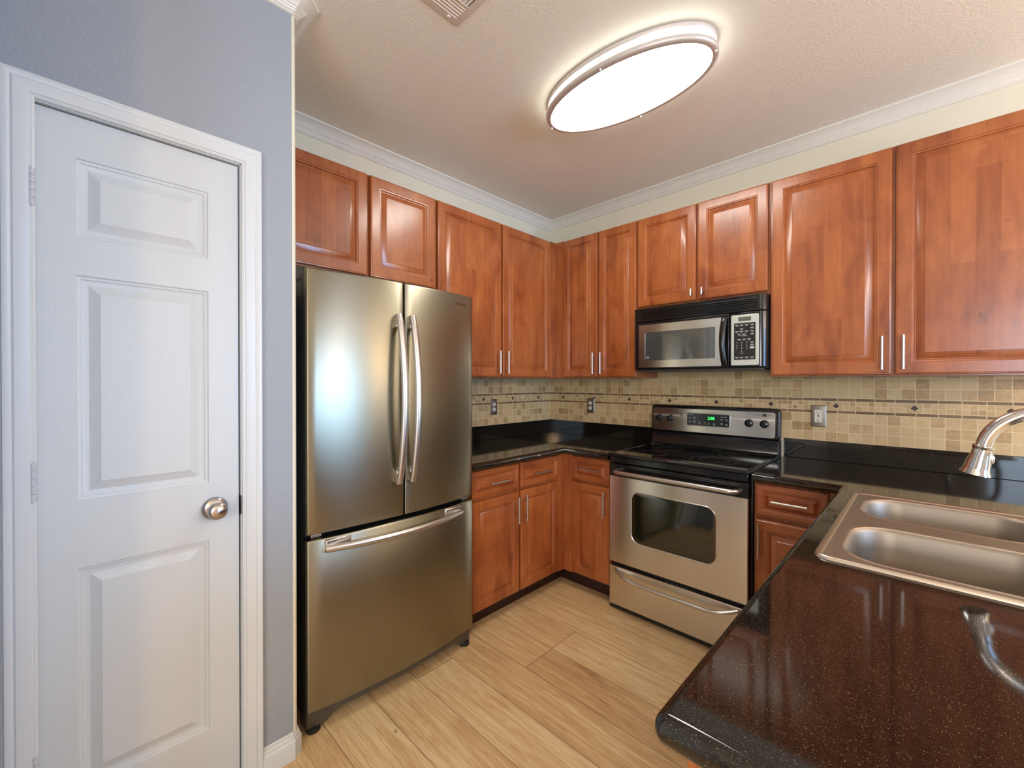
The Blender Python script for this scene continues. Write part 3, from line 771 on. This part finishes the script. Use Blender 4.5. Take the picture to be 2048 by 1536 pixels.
# oven door
F = F_BACK(-0.6005)
bm = B(); box(bm, RX0, RX1 - 0.002, -0.655, -0.6005, 0.791, 0.862)
for z in (0.841, 0.849): box(bm, RX0 + 0.022, RX1 - 0.03, -0.6565, -0.655, z, z + 0.0028)
od = mesh_obj('oven_door', bm, M['black'], rg, bevel=0.0015, weld=False)
bm = B(); u0, u1, v0, v1 = RX0, RX1 - 0.002, 0.282, 0.7905
wu0, wu1, wv0, wv1 = 1.140, 1.594, 0.428, 0.713
oo = [(u0, v0), (u1, v0), (u1, v1), (u0, v1)]
N = 8
hole = rrect(wu0, wu1, wv0, wv1, 0.0595, 0.048, N)
def ring_face(bm, F, outer, hole, w, mi=0):
    """flat plate with a hole, outer given as 4 corners in the rrect order (u1v0, u1v1, u0v1, u0v0)"""
    n = len(hole) // 4; hv = [bm.verts.new(F @ Vector((p[0], p[1], w))) for p in hole]; ov = [bm.verts.new(F @ Vector((p[0], p[1], w))) for p in outer]
    for c_ in range(4):
        seg = hv[c_ * n:(c_ + 1) * n]
        for a, b in zip(seg, seg[1:]): bm.faces.new((ov[c_], b, a)).material_index = mi
        nx = hv[((c_ + 1) * n) % len(hv)]
        bm.faces.new((ov[c_], ov[(c_ + 1) % 4], nx, seg[-1])).material_index = mi
    return hv
outer = [(u1 - 0.003, v0 + 0.003), (u1 - 0.003, v1 - 0.001), (u0 + 0.003, v1 - 0.001), (u0 + 0.003, v0 + 0.003)]
ring_face(bm, F, outer, hole, 0.0595)
rings(bm, F, [[(a, b, 0) for a, b in ((u1, v0), (u1, v1), (u0, v1), (u0, v0))], [(a, b, 0.0565) for a, b in ((u1, v0), (u1, v1), (u0, v1), (u0, v0))], [(a, b, 0.0595) for a, b in outer]], cap1=False)
rings(bm, F, [hole, [(p[0], p[1], 0.052) for p in hole]], cap0=False, cap1=False)
dp = mesh_obj('door_panel', bm, M['steel'], od, smooth=25)
bm = B(); rings(bm, F, [rrect(wu0, wu1, wv0, wv1, 0.053, 0.048, N), rrect(wu0, wu1, wv0, wv1, 0.0575, 0.048, N, 0.001), rrect(wu0, wu1, wv0, wv1, 0.0578, 0.048, N, 0.003)]); mesh_obj('oven_window', bm, M['ovenglass'], od, smooth=25)
bm = B(); lp = [rrect(wu0, wu1, wv0, wv1, 0.0594, 0.048, N, -0.005), rrect(wu0, wu1, wv0, wv1, 0.0618, 0.048, N, -0.003), rrect(wu0, wu1, wv0, wv1, 0.0600, 0.048, N, 0.000)]
rings(bm, F, lp, cap0=False, cap1=False); mesh_obj('window_trim', bm, M['handle'], od, smooth=40)
def towel_bar(parent, ua, ub, z, yf, out, r=0.0115):
    P = []
    for k in range(7):
        a = PI / 2 * k / 6; P.append((ua + 0.040 * (1 - math.cos(a)) , yf - out * math.sin(a), z))
    for k in range(7):
        a = PI / 2 * (1 - k / 6); P.append((ub - 0.040 * (1 - math.cos(a)), yf - out * math.sin(a), z))
    bm = B(); tube(bm, P, r, 16, True, 1.0, (0, 0, 1)); return mesh_obj('handle', bm, M['handle'], parent, smooth=50)
towel_bar(od, 1.040, 1.705, 0.822, -0.655, 0.052)
# warming drawer
bm = B(); F2 = F_BACK(-0.6005)
rings(bm, F2, [rect(RX0, RX1 - 0.002, 0.028, 0.258, w, i) for i, w in ((0, 0), (0, 0.0565), (0.003, 0.0595))])
dr = mesh_obj('storage_drawer', bm, M['steel'], rg, smooth=25)
P = []
for k in range(25):
    t = k / 24; s = math.sin(PI * t)
    P.append((1.040 + 0.660 * t, -0.660 - 0.042 * min(1, s * 2.6) ** 0.7 - 0.004 * s, 0.243 - 0.030 * min(1, s * 1.7) ** 0.8))
bm = B(); tube(bm, P, 0.0095, 14, True, 1.25, (0, 0, 1)); mesh_obj('handle', bm, M['handle'], dr, smooth=50)
# backguard
bm = B()
prof = [(-0.03, 0.907), (-0.150, 0.907), (-0.150, 0.9185), (-0.146, 0.9225), (-0.120, 0.930), (-0.112, 0.937), (-0.096, 1.005), (-0.070, 1.010), (-0.03, 1.010)]
rings(bm, frame((0, 0, 0), (0, 1, 0), (0, 0, 1)), [[(y, z, RX0 - 0.004) for y, z in prof], [(y, z, RX1) for y, z in prof]])
bg = mesh_obj('backguard', bm, M['black'], rg, smooth=50, bevel=0.002)
GF = frame((0, -0.078, 1.0), (1, 0, 0), (0, 0.03, 1)) ; GF = frame((0, -0.0815, 1.008), (1, 0, 0), Vector((0, 0.06, 1)).normalized())
bm = B(); gu0, gu1 = 0.975, 1.748
rings(bm, GF, [rrect(gu0, gu1, 0.000, 0.181, w, 0.022, 5, i) for i, w in ((0.004, -0.046), (0.0, -0.040), (0.0, -0.006), (0.003, -0.001), (0.007, 0.0))])
mesh_obj('panel_shell', bm, M['black'], bg, smooth=50)
bm = B(); rings(bm, GF, [rrect(0.987, 1.724, 0.010, 0.160, w, 0.014, 5, i) for i, w in ((0, -0.001), (0, 0.0016), (0.001, 0.0022))]); cp = mesh_obj('control_panel', bm, M['steel'], bg, smooth=25)
bm = B(); rings(bm, GF, [rrect(1.223, 1.480, 0.055, 0.132, w, 0.010, 5, i) for i, w in ((-0.005, 0.002), (-0.004, 0.0035), (-0.001, 0.0035))], cap0=False, cap1=False); mesh_obj('display_bezel', bm, M['handle'], cp, smooth=25)
bm = B(); rings(bm, GF, [rrect(1.223, 1.480, 0.055, 0.132, w, 0.009, 5, i) for i, w in ((0, 0.002), (0, 0.0034), (0.001, 0.0040))]); mesh_obj('display', bm, M['black'], cp, smooth=25)
text_obj('clock_digits', '2:08', 0.026, GF @ Matrix.Translation((1.372, 0.097, 0.0044)), M['green'], cp, 0.0003, 'CENTER', 0.95)
bm = B()
def dash(u, v, w_, h_, z0=0.0042): prism(bm, [(u - w_ / 2, v - h_ / 2), (u + w_ / 2, v - h_ / 2), (u + w_ / 2, v + h_ / 2), (u - w_ / 2, v + h_ / 2)], GF, z0, z0 + 0.0003)
for u, v, w_ in ((1.245, 0.122, 0.034), (1.238, 0.104, 0.016), (1.268, 0.106, 0.020), (1.238, 0.080, 0.016), (1.268, 0.080, 0.020), (1.303, 0.076, 0.018), (1.333, 0.074, 0.010), (1.356, 0.072, 0.010), (1.392, 0.072, 0.016), (1.446, 0.116, 0.040), (1.436, 0.102, 0.016), (1.464, 0.102, 0.014), (1.436, 0.076, 0.016), (1.464, 0.074, 0.016)):
    dash(u, v, w_, 0.0022)
    if w_ < 0.03: dash(u, v - 0.007, w_ * 0.7, 0.0018)
mesh_obj('button_marks', bm, M['mark'], cp, smooth=None, weld=False)
bm = B()
for u, v, w_, h_ in ((1.182, 0.112, 0.008, 0.008), (1.182, 0.124, 0.026, 0.0025), (1.179, 0.064, 0.005, 0.006), (1.179, 0.053, 0.026, 0.002), (1.670, 0.141, 0.021, 0.014), (1.643, 0.141, 0.014, 0.002), (1.697, 0.141, 0.014, 0.002), (1.670, 0.153, 0.010, 0.0025), (1.588, 0.150, 0.012, 0.0025), (1.030, 0.149, 0.008, 0.0025), (1.108, 0.149, 0.008, 0.0025)):
    dash(u, v, w_, h_, 0.0023)
mesh_obj('panel_marks', bm, M['darkmark'], cp, smooth=None, weld=False)
# round monogram badge
def badge(parent, F, u, v, r, w, mat):
    bm = B(); FB = F @ Matrix.Translation((u, v, w))
    lathe(bm, FB, [(r * 0.84, 0), (r * 0.84, 0.0004), (r, 0.0004), (r, 0)], 28)
    bd = mesh_obj('badge', bm, mat, parent, smooth=None, weld=False)
    text_obj('monogram', 'GE', r * 1.0, FB @ Matrix.Translation((0, -r * 0.36, 0.0001)), mat, bd, 0.0002, 'CENTER')
    return bd
badge(cp, GF, 0.999, 0.026, 0.0075, 0.0022, M['darkmark'])
for u, v, r_ in ((1.031, 0.093, 0.021), (1.109, 0.093, 0.021), (1.588, 0.090, 0.023), (1.669, 0.090, 0.023)):
    bm = B(); KF = GF @ Matrix.Translation((u, v, 0.002))
    lathe(bm, KF, [(0, 0), (r_ + 0.0015, 0), (r_, 0.004), (r_ * 0.93, 0.012), (r_ * 0.86, 0.016), (r_ * 0.80, 0.017), (0, 0.017)], 30)
    rings(bm, KF, [rect(-0.0045, 0.0045, -r_ * 0.80, r_ * 0.92, w, i) for i, w in ((0, 0.0165), (0, 0.024), (0.0012, 0.0255))])
    kn = mesh_obj('knob', bm, M['black'], cp, smooth=40, weld=False)
    bm = B()
    for k in range(18):
        a = math.radians(-60 + 300 * k / 17); p = KF @ Vector((math.cos(a) * (r_ + 0.006), math.sin(a) * (r_ + 0.006), 0.0003)); q = KF @ Vector((math.cos(a) * (r_ + 0.0085), math.sin(a) * (r_ + 0.0085), 0.0003)); tube(bm, [p, q], 0.0006, 4)
    prism(bm, [(-0.0010, r_ * 0.50), (0.0010, r_ * 0.50), (0.0010, r_ * 0.88), (-0.0010, r_ * 0.88)], KF, 0.0255, 0.0262)
    mesh_obj('dial_marks', bm, M['darkmark'], kn, smooth=None, weld=False)

# ------------------------------------------------------------------ microwave
mw = thing('microwave', 'black and steel over-the-range microwave hanging under the short cabinet', 'microwave', (1.37, -0.18, 1.40))
MX0, MX1, MY = 0.996, 1.7455, -0.366
boxo('microwave_body', MX0, MX1, -0.325, -0.009, 1.4205, 1.8095, M['blackmat'], mw)
def plan_prism(name, pts, z0, z1, mat, parent, bevel=0.003):
    bm = B(); rings(bm, frame((0, 0, 0), (1, 0, 0), (0, 1, 0)), [[(x, y, z0) for x, y in pts], [(x, y, z1) for x, y in pts]])
    return mesh_obj(name, bm, mat, parent, 40, bevel)
def front(x0, x1, rl=0, rr=0, y=MY):
    pts = [(x0, -0.3255)]
    if rl: pts += [(x0 + rl - rl * math.cos(a), y + rl - rl * math.sin(a)) for a in [PI / 2 * k / 6 for k in range(7)]]
    else: pts += [(x0, y)]
    if rr: pts += [(x1 - rr + rr * math.sin(a), y + rr - rr * math.cos(a)) for a in [PI / 2 * k / 6 for k in range(7)]]
    else: pts += [(x1, y)]
    return pts + [(x1, -0.3255)]
gr = plan_prism('vent_grille', front(MX0, MX1, 0.012, 0.036), 1.7235, 1.8095, M['black'], mw)
F = F_BACK(MY)
bm = B()
for k in range(5):
    z = 1.738 + k * 0.0115
    rings(bm, frame((0, 0, 0), (0, 1, 0), (0, 0, 1)), [[(MY - 0.0002, z, x), (MY - 0.0045, z + 0.0015, x), (MY - 0.0045, z + 0.0045, x), (MY - 0.0002, z + 0.007, x)] for x in (1.048, 1.704)])
mesh_obj('louvre_slats', bm, M['black'], gr, smooth=None, weld=False)
dr = plan_prism('microwave_door', front(MX0, 1.5655, 0.012), 1.4255, 1.7205, M['black'], mw)
bm = B(); hole = rrect(1.072, 1.494, 1.478, 1.654, 0, 0.005, 3)
uo = [(1.5255, 1.434), (1.5255, 1.703), (1.030, 1.703), (1.030, 1.434)]
ring_face(bm, F, uo, hole, 0.0035)
rings(bm, F, [[(a, b, 0.0) for a, b in uo], [(a, b, 0.0035) for a, b in uo]], cap0=False, cap1=False)
rings(bm, F, [[(p[0], p[1], 0.0035) for p in hole], [(p[0], p[1], 0.0008) for p in hole]], cap0=False, cap1=False)
mesh_obj('door_panel', bm, M['steel'], dr, smooth=25)
bm = B(); prism(bm, [(p[0], p[1]) for p in hole], F, 0.0002, 0.0014); win = mesh_obj('door_window', bm, M['mwglass'], dr)
badge(win, F, 1.090, 1.497, 0.0085, 0.0014, M['mark'])
P = []
for k in range(17):
    t = k / 16; P.append((1.5465 - 0.006 * math.sin(PI * t), MY - 0.010 - 0.026 * math.sin(PI * t) ** 0.7, 1.437 + 0.262 * t))
bm = B(); tube(bm, P, [0.012] + [0.0135] * 15 + [0.012], 14, True, 1.15, (0, -1, 0)); mesh_obj('handle', bm, M['black'], dr, smooth=50)
ctl = plan_prism('control_section', front(1.5685, MX1, 0, 0.036), 1.4255, 1.7205, M['black'], mw)
bm = B(); rings(bm, F, [rrect(1.577, 1.712, 1.434, 1.706, w, 0.006, 3, i) for i, w in ((0, 0), (0, 0.0025), (0.001, 0.003))]); cp = mesh_obj('control_panel', bm, M['silver'], ctl, smooth=25)
boxo('display', 1.613, 1.675, MY - 0.0036, MY - 0.0028, 1.672, 1.694, M['lcd'], cp)
bm = B(); rings(bm, F, [rrect(1.592, 1.697, 1.464, 1.662, w, 0.003, 3, i) for i, w in ((0, 0.0028), (0, 0.0036), (0.0006, 0.004))]); kp = mesh_obj('keypad', bm, M['blackmat'], cp, smooth=25)
bm = B()
def dash2(u, v, w_, h_): prism(bm, [(u - w_ / 2, v - h_ / 2), (u + w_ / 2, v - h_ / 2), (u + w_ / 2, v + h_ / 2), (u - w_ / 2, v + h_ / 2)], F, 0.0041, 0.0044)
rows = [(1.651, (1.606, 1.630, 1.654, 1.681)), (1.630, (1.630,)), (1.634, (1.681,)), (1.617, (1.606, 1.629, 1.654, 1.681)), (1.602, (1.618, 1.642, 1.681)), (1.574, (1.618, 1.642, 1.667)), (1.477, (1.606, 1.630, 1.655, 1.681)), (1.557, (1.681,)), (1.543, (1.681,))]
for v, us_ in rows:
    for u in us_: dash2(u, v, 0.017, 0.0028); dash2(u, v - 0.0048, 0.008, 0.002)
dash2(1.640, 1.593, 0.032, 0.002); dash2(1.681, 1.528, 0.021, 0.010); dash2(1.630, 1.499, 0.020, 0.0016)
mesh_obj('key_marks', bm, M['mark'], kp, smooth=None, weld=False)
for i, ch in enumerate('1234567890'):
    r_, c_ = divmod(i, 3); u = 1.606 + 0.0245 * (c_ if i < 9 else 1); v = 1.552 - 0.0155 * r_
    text_obj('digit', ch, 0.0125, F @ Matrix.Translation((u, v, 0.0042)), M['mark'], kp, 0.0002, 'CENTER')
bm = B(); box(bm, MX0 + 0.02, MX1 - 0.02, -0.345, -0.04, 1.409, 1.4200); mesh_obj('underside_plate', bm, M['charcoal'], mw, bevel=0.004)

# ------------------------------------------------------------------ sink
sk = thing('kitchen_sink', 'stainless double-bowl drop-in sink set in the granite peninsula', 'sink', (2.425, -1.182, 0.914))
sx0, sx1, sy0, sy1 = 2.141, 2.706, -1.603, -0.766
FT = frame((0, 0, 0), (1, 0, 0), (0, 1, 0))
bm = B(); prs = ((0, 0.9142), (0.0015, 0.9185), (0.005, 0.9215), (0.010, 0.9220), (0.0155, 0.9190), (0.018, 0.9172))
rings(bm, FT, [rrect(sx0, sx1, sy0, sy1, w, 0.035, 6, i) for i, w in prs], cap0=False, cap1=False)
mesh_obj('rim', bm, M['sink_rim'], sk, smooth=60)
bowls = [(2.186, 2.600, -1.560, -1.222), (2.186, 2.600, -1.122, -0.812)]
bm = B()
def add_loop(pts):
    vs_ = [bm.verts.new(Vector(p)) for p in pts]; return [bm.edges.new((vs_[i], vs_[(i + 1) % len(vs_)])) for i in range(len(vs_))]
es = add_loop(rrect(sx0, sx1, sy0, sy1, 0.9172, 0.035, 6, 0.018))
for b_ in bowls: es += add_loop(rrect(b_[0], b_[1], b_[2], b_[3], 0.9172, 0.100, 10))
bmesh.ops.triangle_fill(bm, use_beauty=True, use_dissolve=False, edges=es)
for f in list(bm.faces):                                   # drop fill inside the bowls
    c_ = f.calc_center_median()
    for b_ in bowls:
        u, v = abs(c_.x - (b_[0] + b_[1]) / 2), abs(c_.y - (b_[2] + b_[3]) / 2); hx, hy = (b_[1] - b_[0]) / 2, (b_[3] - b_[2]) / 2
        ins = u < hx and v < hy
        if ins and u > hx - 0.1 and v > hy - 0.1: ins = (u - hx + 0.1) ** 2 + (v - hy + 0.1) ** 2 < 0.1 ** 2
        if ins and all(abs(vv.co.z - 0.9172) < 1e-5 for vv in f.verts):
            inb = all(b_[0] - 1e-4 <= vv.co.x <= b_[1] + 1e-4 and b_[2] - 1e-4 <= vv.co.y <= b_[3] + 1e-4 for vv in f.verts)
            if inb: bmesh.ops.delete(bm, geom=[f], context='FACES_ONLY'); break
for f in bm.faces:
    if f.normal.z < 0: f.normal_flip()
o = mesh_obj('deck', bm, M['sink'], sk, smooth=None)
for b_ in bowls:
    bm = B(); sec = [(0.0, 0.9172), (0.002, 0.9165), (0.006, 0.9130), (0.010, 0.905), (0.014, 0.86), (0.020, 0.775), (0.026, 0.752), (0.040, 0.738), (0.070, 0.733)]
    rings(bm, FT, [rrect(b_[0], b_[1], b_[2], b_[3], z, 0.100, 10, i) for i, z in sec], cap0=False)
    bw_ = mesh_obj('bowl', bm, M['sink'], sk, smooth=60)
    bm = B(); rings(bm, FT, [rrect(b_[0], b_[1], b_[2], b_[3], z, 0.100, 10, i) for i, z in ((-0.006, 0.9171), (-0.003, 0.9186), (0.001, 0.9180), (0.004, 0.9150))], cap0=False, cap1=False); mesh_obj('bowl_lip', bm, M['sink_rim'], bw_, smooth=60)
    bm = B(); lathe(bm, frame(((b_[0] + b_[1]) / 2, (b_[2] + b_[3]) / 2, 0.7335), (1, 0, 0), (0, 1, 0)), [(0.055, 0), (0.054, 0.002), (0.046, 0.0022), (0.040, -0.004), (0, -0.004)], 32); mesh_obj('drain', bm, M['sink_rim'], bw_, smooth=40)
# ------------------------------------------------------------------ faucet (gooseneck, base behind the bowls)
fa = thing('kitchen_faucet', 'brushed nickel gooseneck faucet arching over the sink', 'faucet', (2.655, -1.185, 0.918))
fy = -1.185
bm = B(); lathe(bm, frame((2.655, fy, 0.9175), (1, 0, 0), (0, 1, 0)), [(0, 0), (0.030, 0), (0.030, 0.006), (0.024, 0.012), (0.020, 0.020), (0.019, 0.09), (0.021, 0.095), (0.017, 0.11), (0, 0.11)], 32); mesh_obj('base', bm, M['faucet'], fa, smooth=50)
# arc: from riser top over to the spray head
HC = Vector((2.436, fy, 1.160)); 
cx_, cz_, ra = 2.5590, 1.157, 0.1085
P = [(cx_ + ra, fy, 1.02)] + [(cx_ + ra, fy, 1.02 + 0.135 * k / 4) for k in range(1, 5)]
for k in range(1, 22):
    a = math.radians(172 * k / 21); P.append((cx_ + ra * math.cos(a), fy, cz_ + ra * 1.03 * math.sin(a)))
bm = B(); tube(bm, P, 0.0158, 20, True, 1.0, (0, 1, 0)); mesh_obj('spout', bm, M['faucet'], fa, smooth=60)
pe = Vector(P[-1]); dirv = (Vector(P[-1]) - Vector(P[-2])).normalized()
Wd = dirv; Ud = Vector((0, 1, 0)); Vd = Wd.cross(Ud); HF = frame(pe, Ud, Vd)
bm = B(); lathe(bm, HF, [(0.0158, -0.004), (0.0205, -0.002), (0.0210, 0.002), (0.0195, 0.004), (0.0188, 0.008), (0.0195, 0.022), (0.0235, 0.044), (0.0245, 0.056), (0.0260, 0.064), (0.0300, 0.074), (0.0305, 0.076), (0.026, 0.0755), (0.0, 0.072)], 36)
sg_ = 1 if Vd.x > 0 else -1
hd = mesh_obj('spray_head', bm, M['faucet'], fa, smooth=50)
bm = B(); tube(bm, [HF @ Vector((0.004, sg_ * 0.0165, 0.014)), HF @ Vector((0.004, sg_ * 0.0215, 0.024)), HF @ Vector((0.004, sg_ * 0.0225, 0.036)), HF @ Vector((0.004, sg_ * 0.022, 0.046))], [0.003, 0.0055, 0.0055, 0.002], 12); mesh_obj('spray_button', bm, M['faucet'], hd, smooth=60)
bm = B(); tube(bm, [(2.655, fy - 0.018, 0.985), (2.655, fy - 0.045, 0.990), (2.655, fy - 0.11, 1.02)], [0.012, 0.008, 0.006], 14); mesh_obj('lever', bm, M['faucet'], fa, smooth=60)

# ------------------------------------------------------------------ ceiling light
cl = thing('ceiling_light', 'oval flush-mount ceiling light with two brushed nickel rings', 'ceiling light', (1.366, -1.159, ZC))
LC = frame((1.366, -1.159, 0), (math.cos(math.radians(3)), math.sin(math.radians(3)), 0), (-math.sin(math.radians(3)), math.cos(math.radians(3)), 0)); LA, LB = 0.398, 0.211
def oval(a, b, z, n=72): return [(a * math.cos(2 * PI * k / n), b * math.sin(2 * PI * k / n), z) for k in range(n)]
def ovring(name, prof, mat, parent, cap1=False, cap0=False):
    bm = B(); rings(bm, LC, [oval(LA + o, LB + o, z) for o, z in prof], cap0=cap0, cap1=cap1); return mesh_obj(name, bm, mat, parent, smooth=50)
ovring('mounting_pan', [(-0.02, ZC - 0.0005), (-0.02, ZC - 0.012), (-0.05, ZC - 0.014)], M['trim'], cl)
ovring('upper_ring', [(-0.016, ZC - 0.001), (-0.010, ZC - 0.001), (-0.006, ZC - 0.004), (-0.006, ZC - 0.018), (-0.008, ZC - 0.021), (-0.016, ZC - 0.021), (-0.016, ZC - 0.001)], M['ring'], cl)
ovring('lower_ring', [(-0.002, ZC - 0.052), (0.0, ZC - 0.055), (0.0, ZC - 0.066), (-0.003, ZC - 0.071), (-0.010, ZC - 0.0745), (-0.020, ZC - 0.0755), (-0.024, ZC - 0.074), (-0.024, ZC - 0.066), (-0.012, ZC - 0.052), (-0.002, ZC - 0.052)], M['ring'], cl)
ovring('diffuser_side', [(-0.022, ZC - 0.0145), (-0.0205, ZC - 0.03), (-0.0215, ZC - 0.060), (-0.0245, ZC - 0.072)], M['diffside'], cl)
ovring('diffuser', [(-0.0245, ZC - 0.072), (-0.035, ZC - 0.0765), (-0.07, ZC - 0.080), (-0.14, ZC - 0.082)], M['diffuser'], cl, cap1=True)
for a in (2, 91, 181, 270):
    x, y = math.cos(math.radians(a)) * (LA - 0.008), math.sin(math.radians(a)) * (LB - 0.008)
    bm = B(); tube(bm, [LC @ Vector((x, y, ZC - 0.020)), LC @ Vector((x, y, ZC - 0.054))], 0.003, 8)
    po = mesh_obj('ring_post', bm, M['ring'], cl)
    bm = B(); x2, y2 = x * 1.004, y * 1.004; lathe(bm, LC @ Matrix.Translation((x, y, 0)), [(0, ZC - 0.0745), (0.005, ZC - 0.0745), (0.005, ZC - 0.078), (0.003, ZC - 0.081), (0, ZC - 0.0815)], 12); mesh_obj('finial', bm, M['ring'], po)

# ------------------------------------------------------------------ ceiling vent
vt = thing('ceiling_vent', 'white louvred air vent in the ceiling left of the light', 'vent', (1.20, -2.02, ZC))
bm = B(); vx0, vx1, vy0, vy1 = 1.052, 1.357, -2.206, -1.850
FD = frame((0, 0, ZC), (1, 0, 0), (0, -1, 0))               # faces down; v = -y
o_ = [(vx1, -vy1), (vx1, -vy0), (vx0, -vy0), (vx0, -vy1)]; i_ = [(vx1 - 0.028, -vy1 + 0.028), (vx1 - 0.028, -vy0 - 0.028), (vx0 + 0.028, -vy0 - 0.028), (vx0 + 0.028, -vy1 + 0.028)]
rings(bm, FD, [[(a, b, w) for a, b in q] for q, w in ((o_, 0.0005), (o_, 0.003), (i_, 0.009), (i_, 0.0015))], cap0=False, cap1=False)
mesh_obj('vent_frame', bm, M['vent'], vt, smooth=20)
bm = B(); box(bm, vx0 + 0.02, vx1 - 0.02, vy0 + 0.02, vy1 - 0.02, ZC - 0.0014, ZC - 0.0004); mesh_obj('duct_shade_sheet', bm, M['dark'], vt)  # flat sheet, duct shade put into its dark colour
bm = B()
for k in range(5):
    x = vx0 + 0.030 + k * 0.0130
    rings(bm, frame((0, 0, 0), (1, 0, 0), (0, 0, 1)), [[(x, ZC - 0.0095, -y), (x + 0.0015, ZC - 0.010, -y), (x + 0.012, ZC - 0.002, -y), (x + 0.0105, ZC - 0.0015, -y)] for y in (vy1 - 0.0285, vy0 + 0.0285)])
mesh_obj('side_louvres', bm, M['vent'], vt, smooth=None, weld=False)
bm = B(); box(bm, vx0 + 0.0965, vx0 + 0.0995, vy0 + 0.028, vy1 - 0.028, ZC - 0.011, ZC - 0.0015)
for k in range(21):
    y = vy1 - 0.034 - k * 0.0138
    rings(bm, frame((0, 0, 0), (0, 1, 0), (0, 0, 1)), [[(y, ZC - 0.0095, x), (y - 0.0015, ZC - 0.010, x), (y - 0.012, ZC - 0.002, x), (y - 0.0105, ZC - 0.0015, x)] for x in (vx0 + 0.1005, vx1 - 0.0285)])
mesh_obj('main_louvres', bm, M['vent'], vt, smooth=None, weld=False)
bm = B(); box(bm, vx0 + 0.014, vx0 + 0.026, -1.912, -1.900, ZC - 0.014, ZC - 0.006); mesh_obj('damper_lever', bm, M['vent'], vt, bevel=0.002)
bm = B(); lathe(bm, FD @ Matrix.Translation((vx0 + 0.010, 1.946, 0)), [(0, 0.004), (0.003, 0.004), (0.0025, 0.006), (0, 0.0065)], 12); mesh_obj('screw', bm, M['vent'], vt)
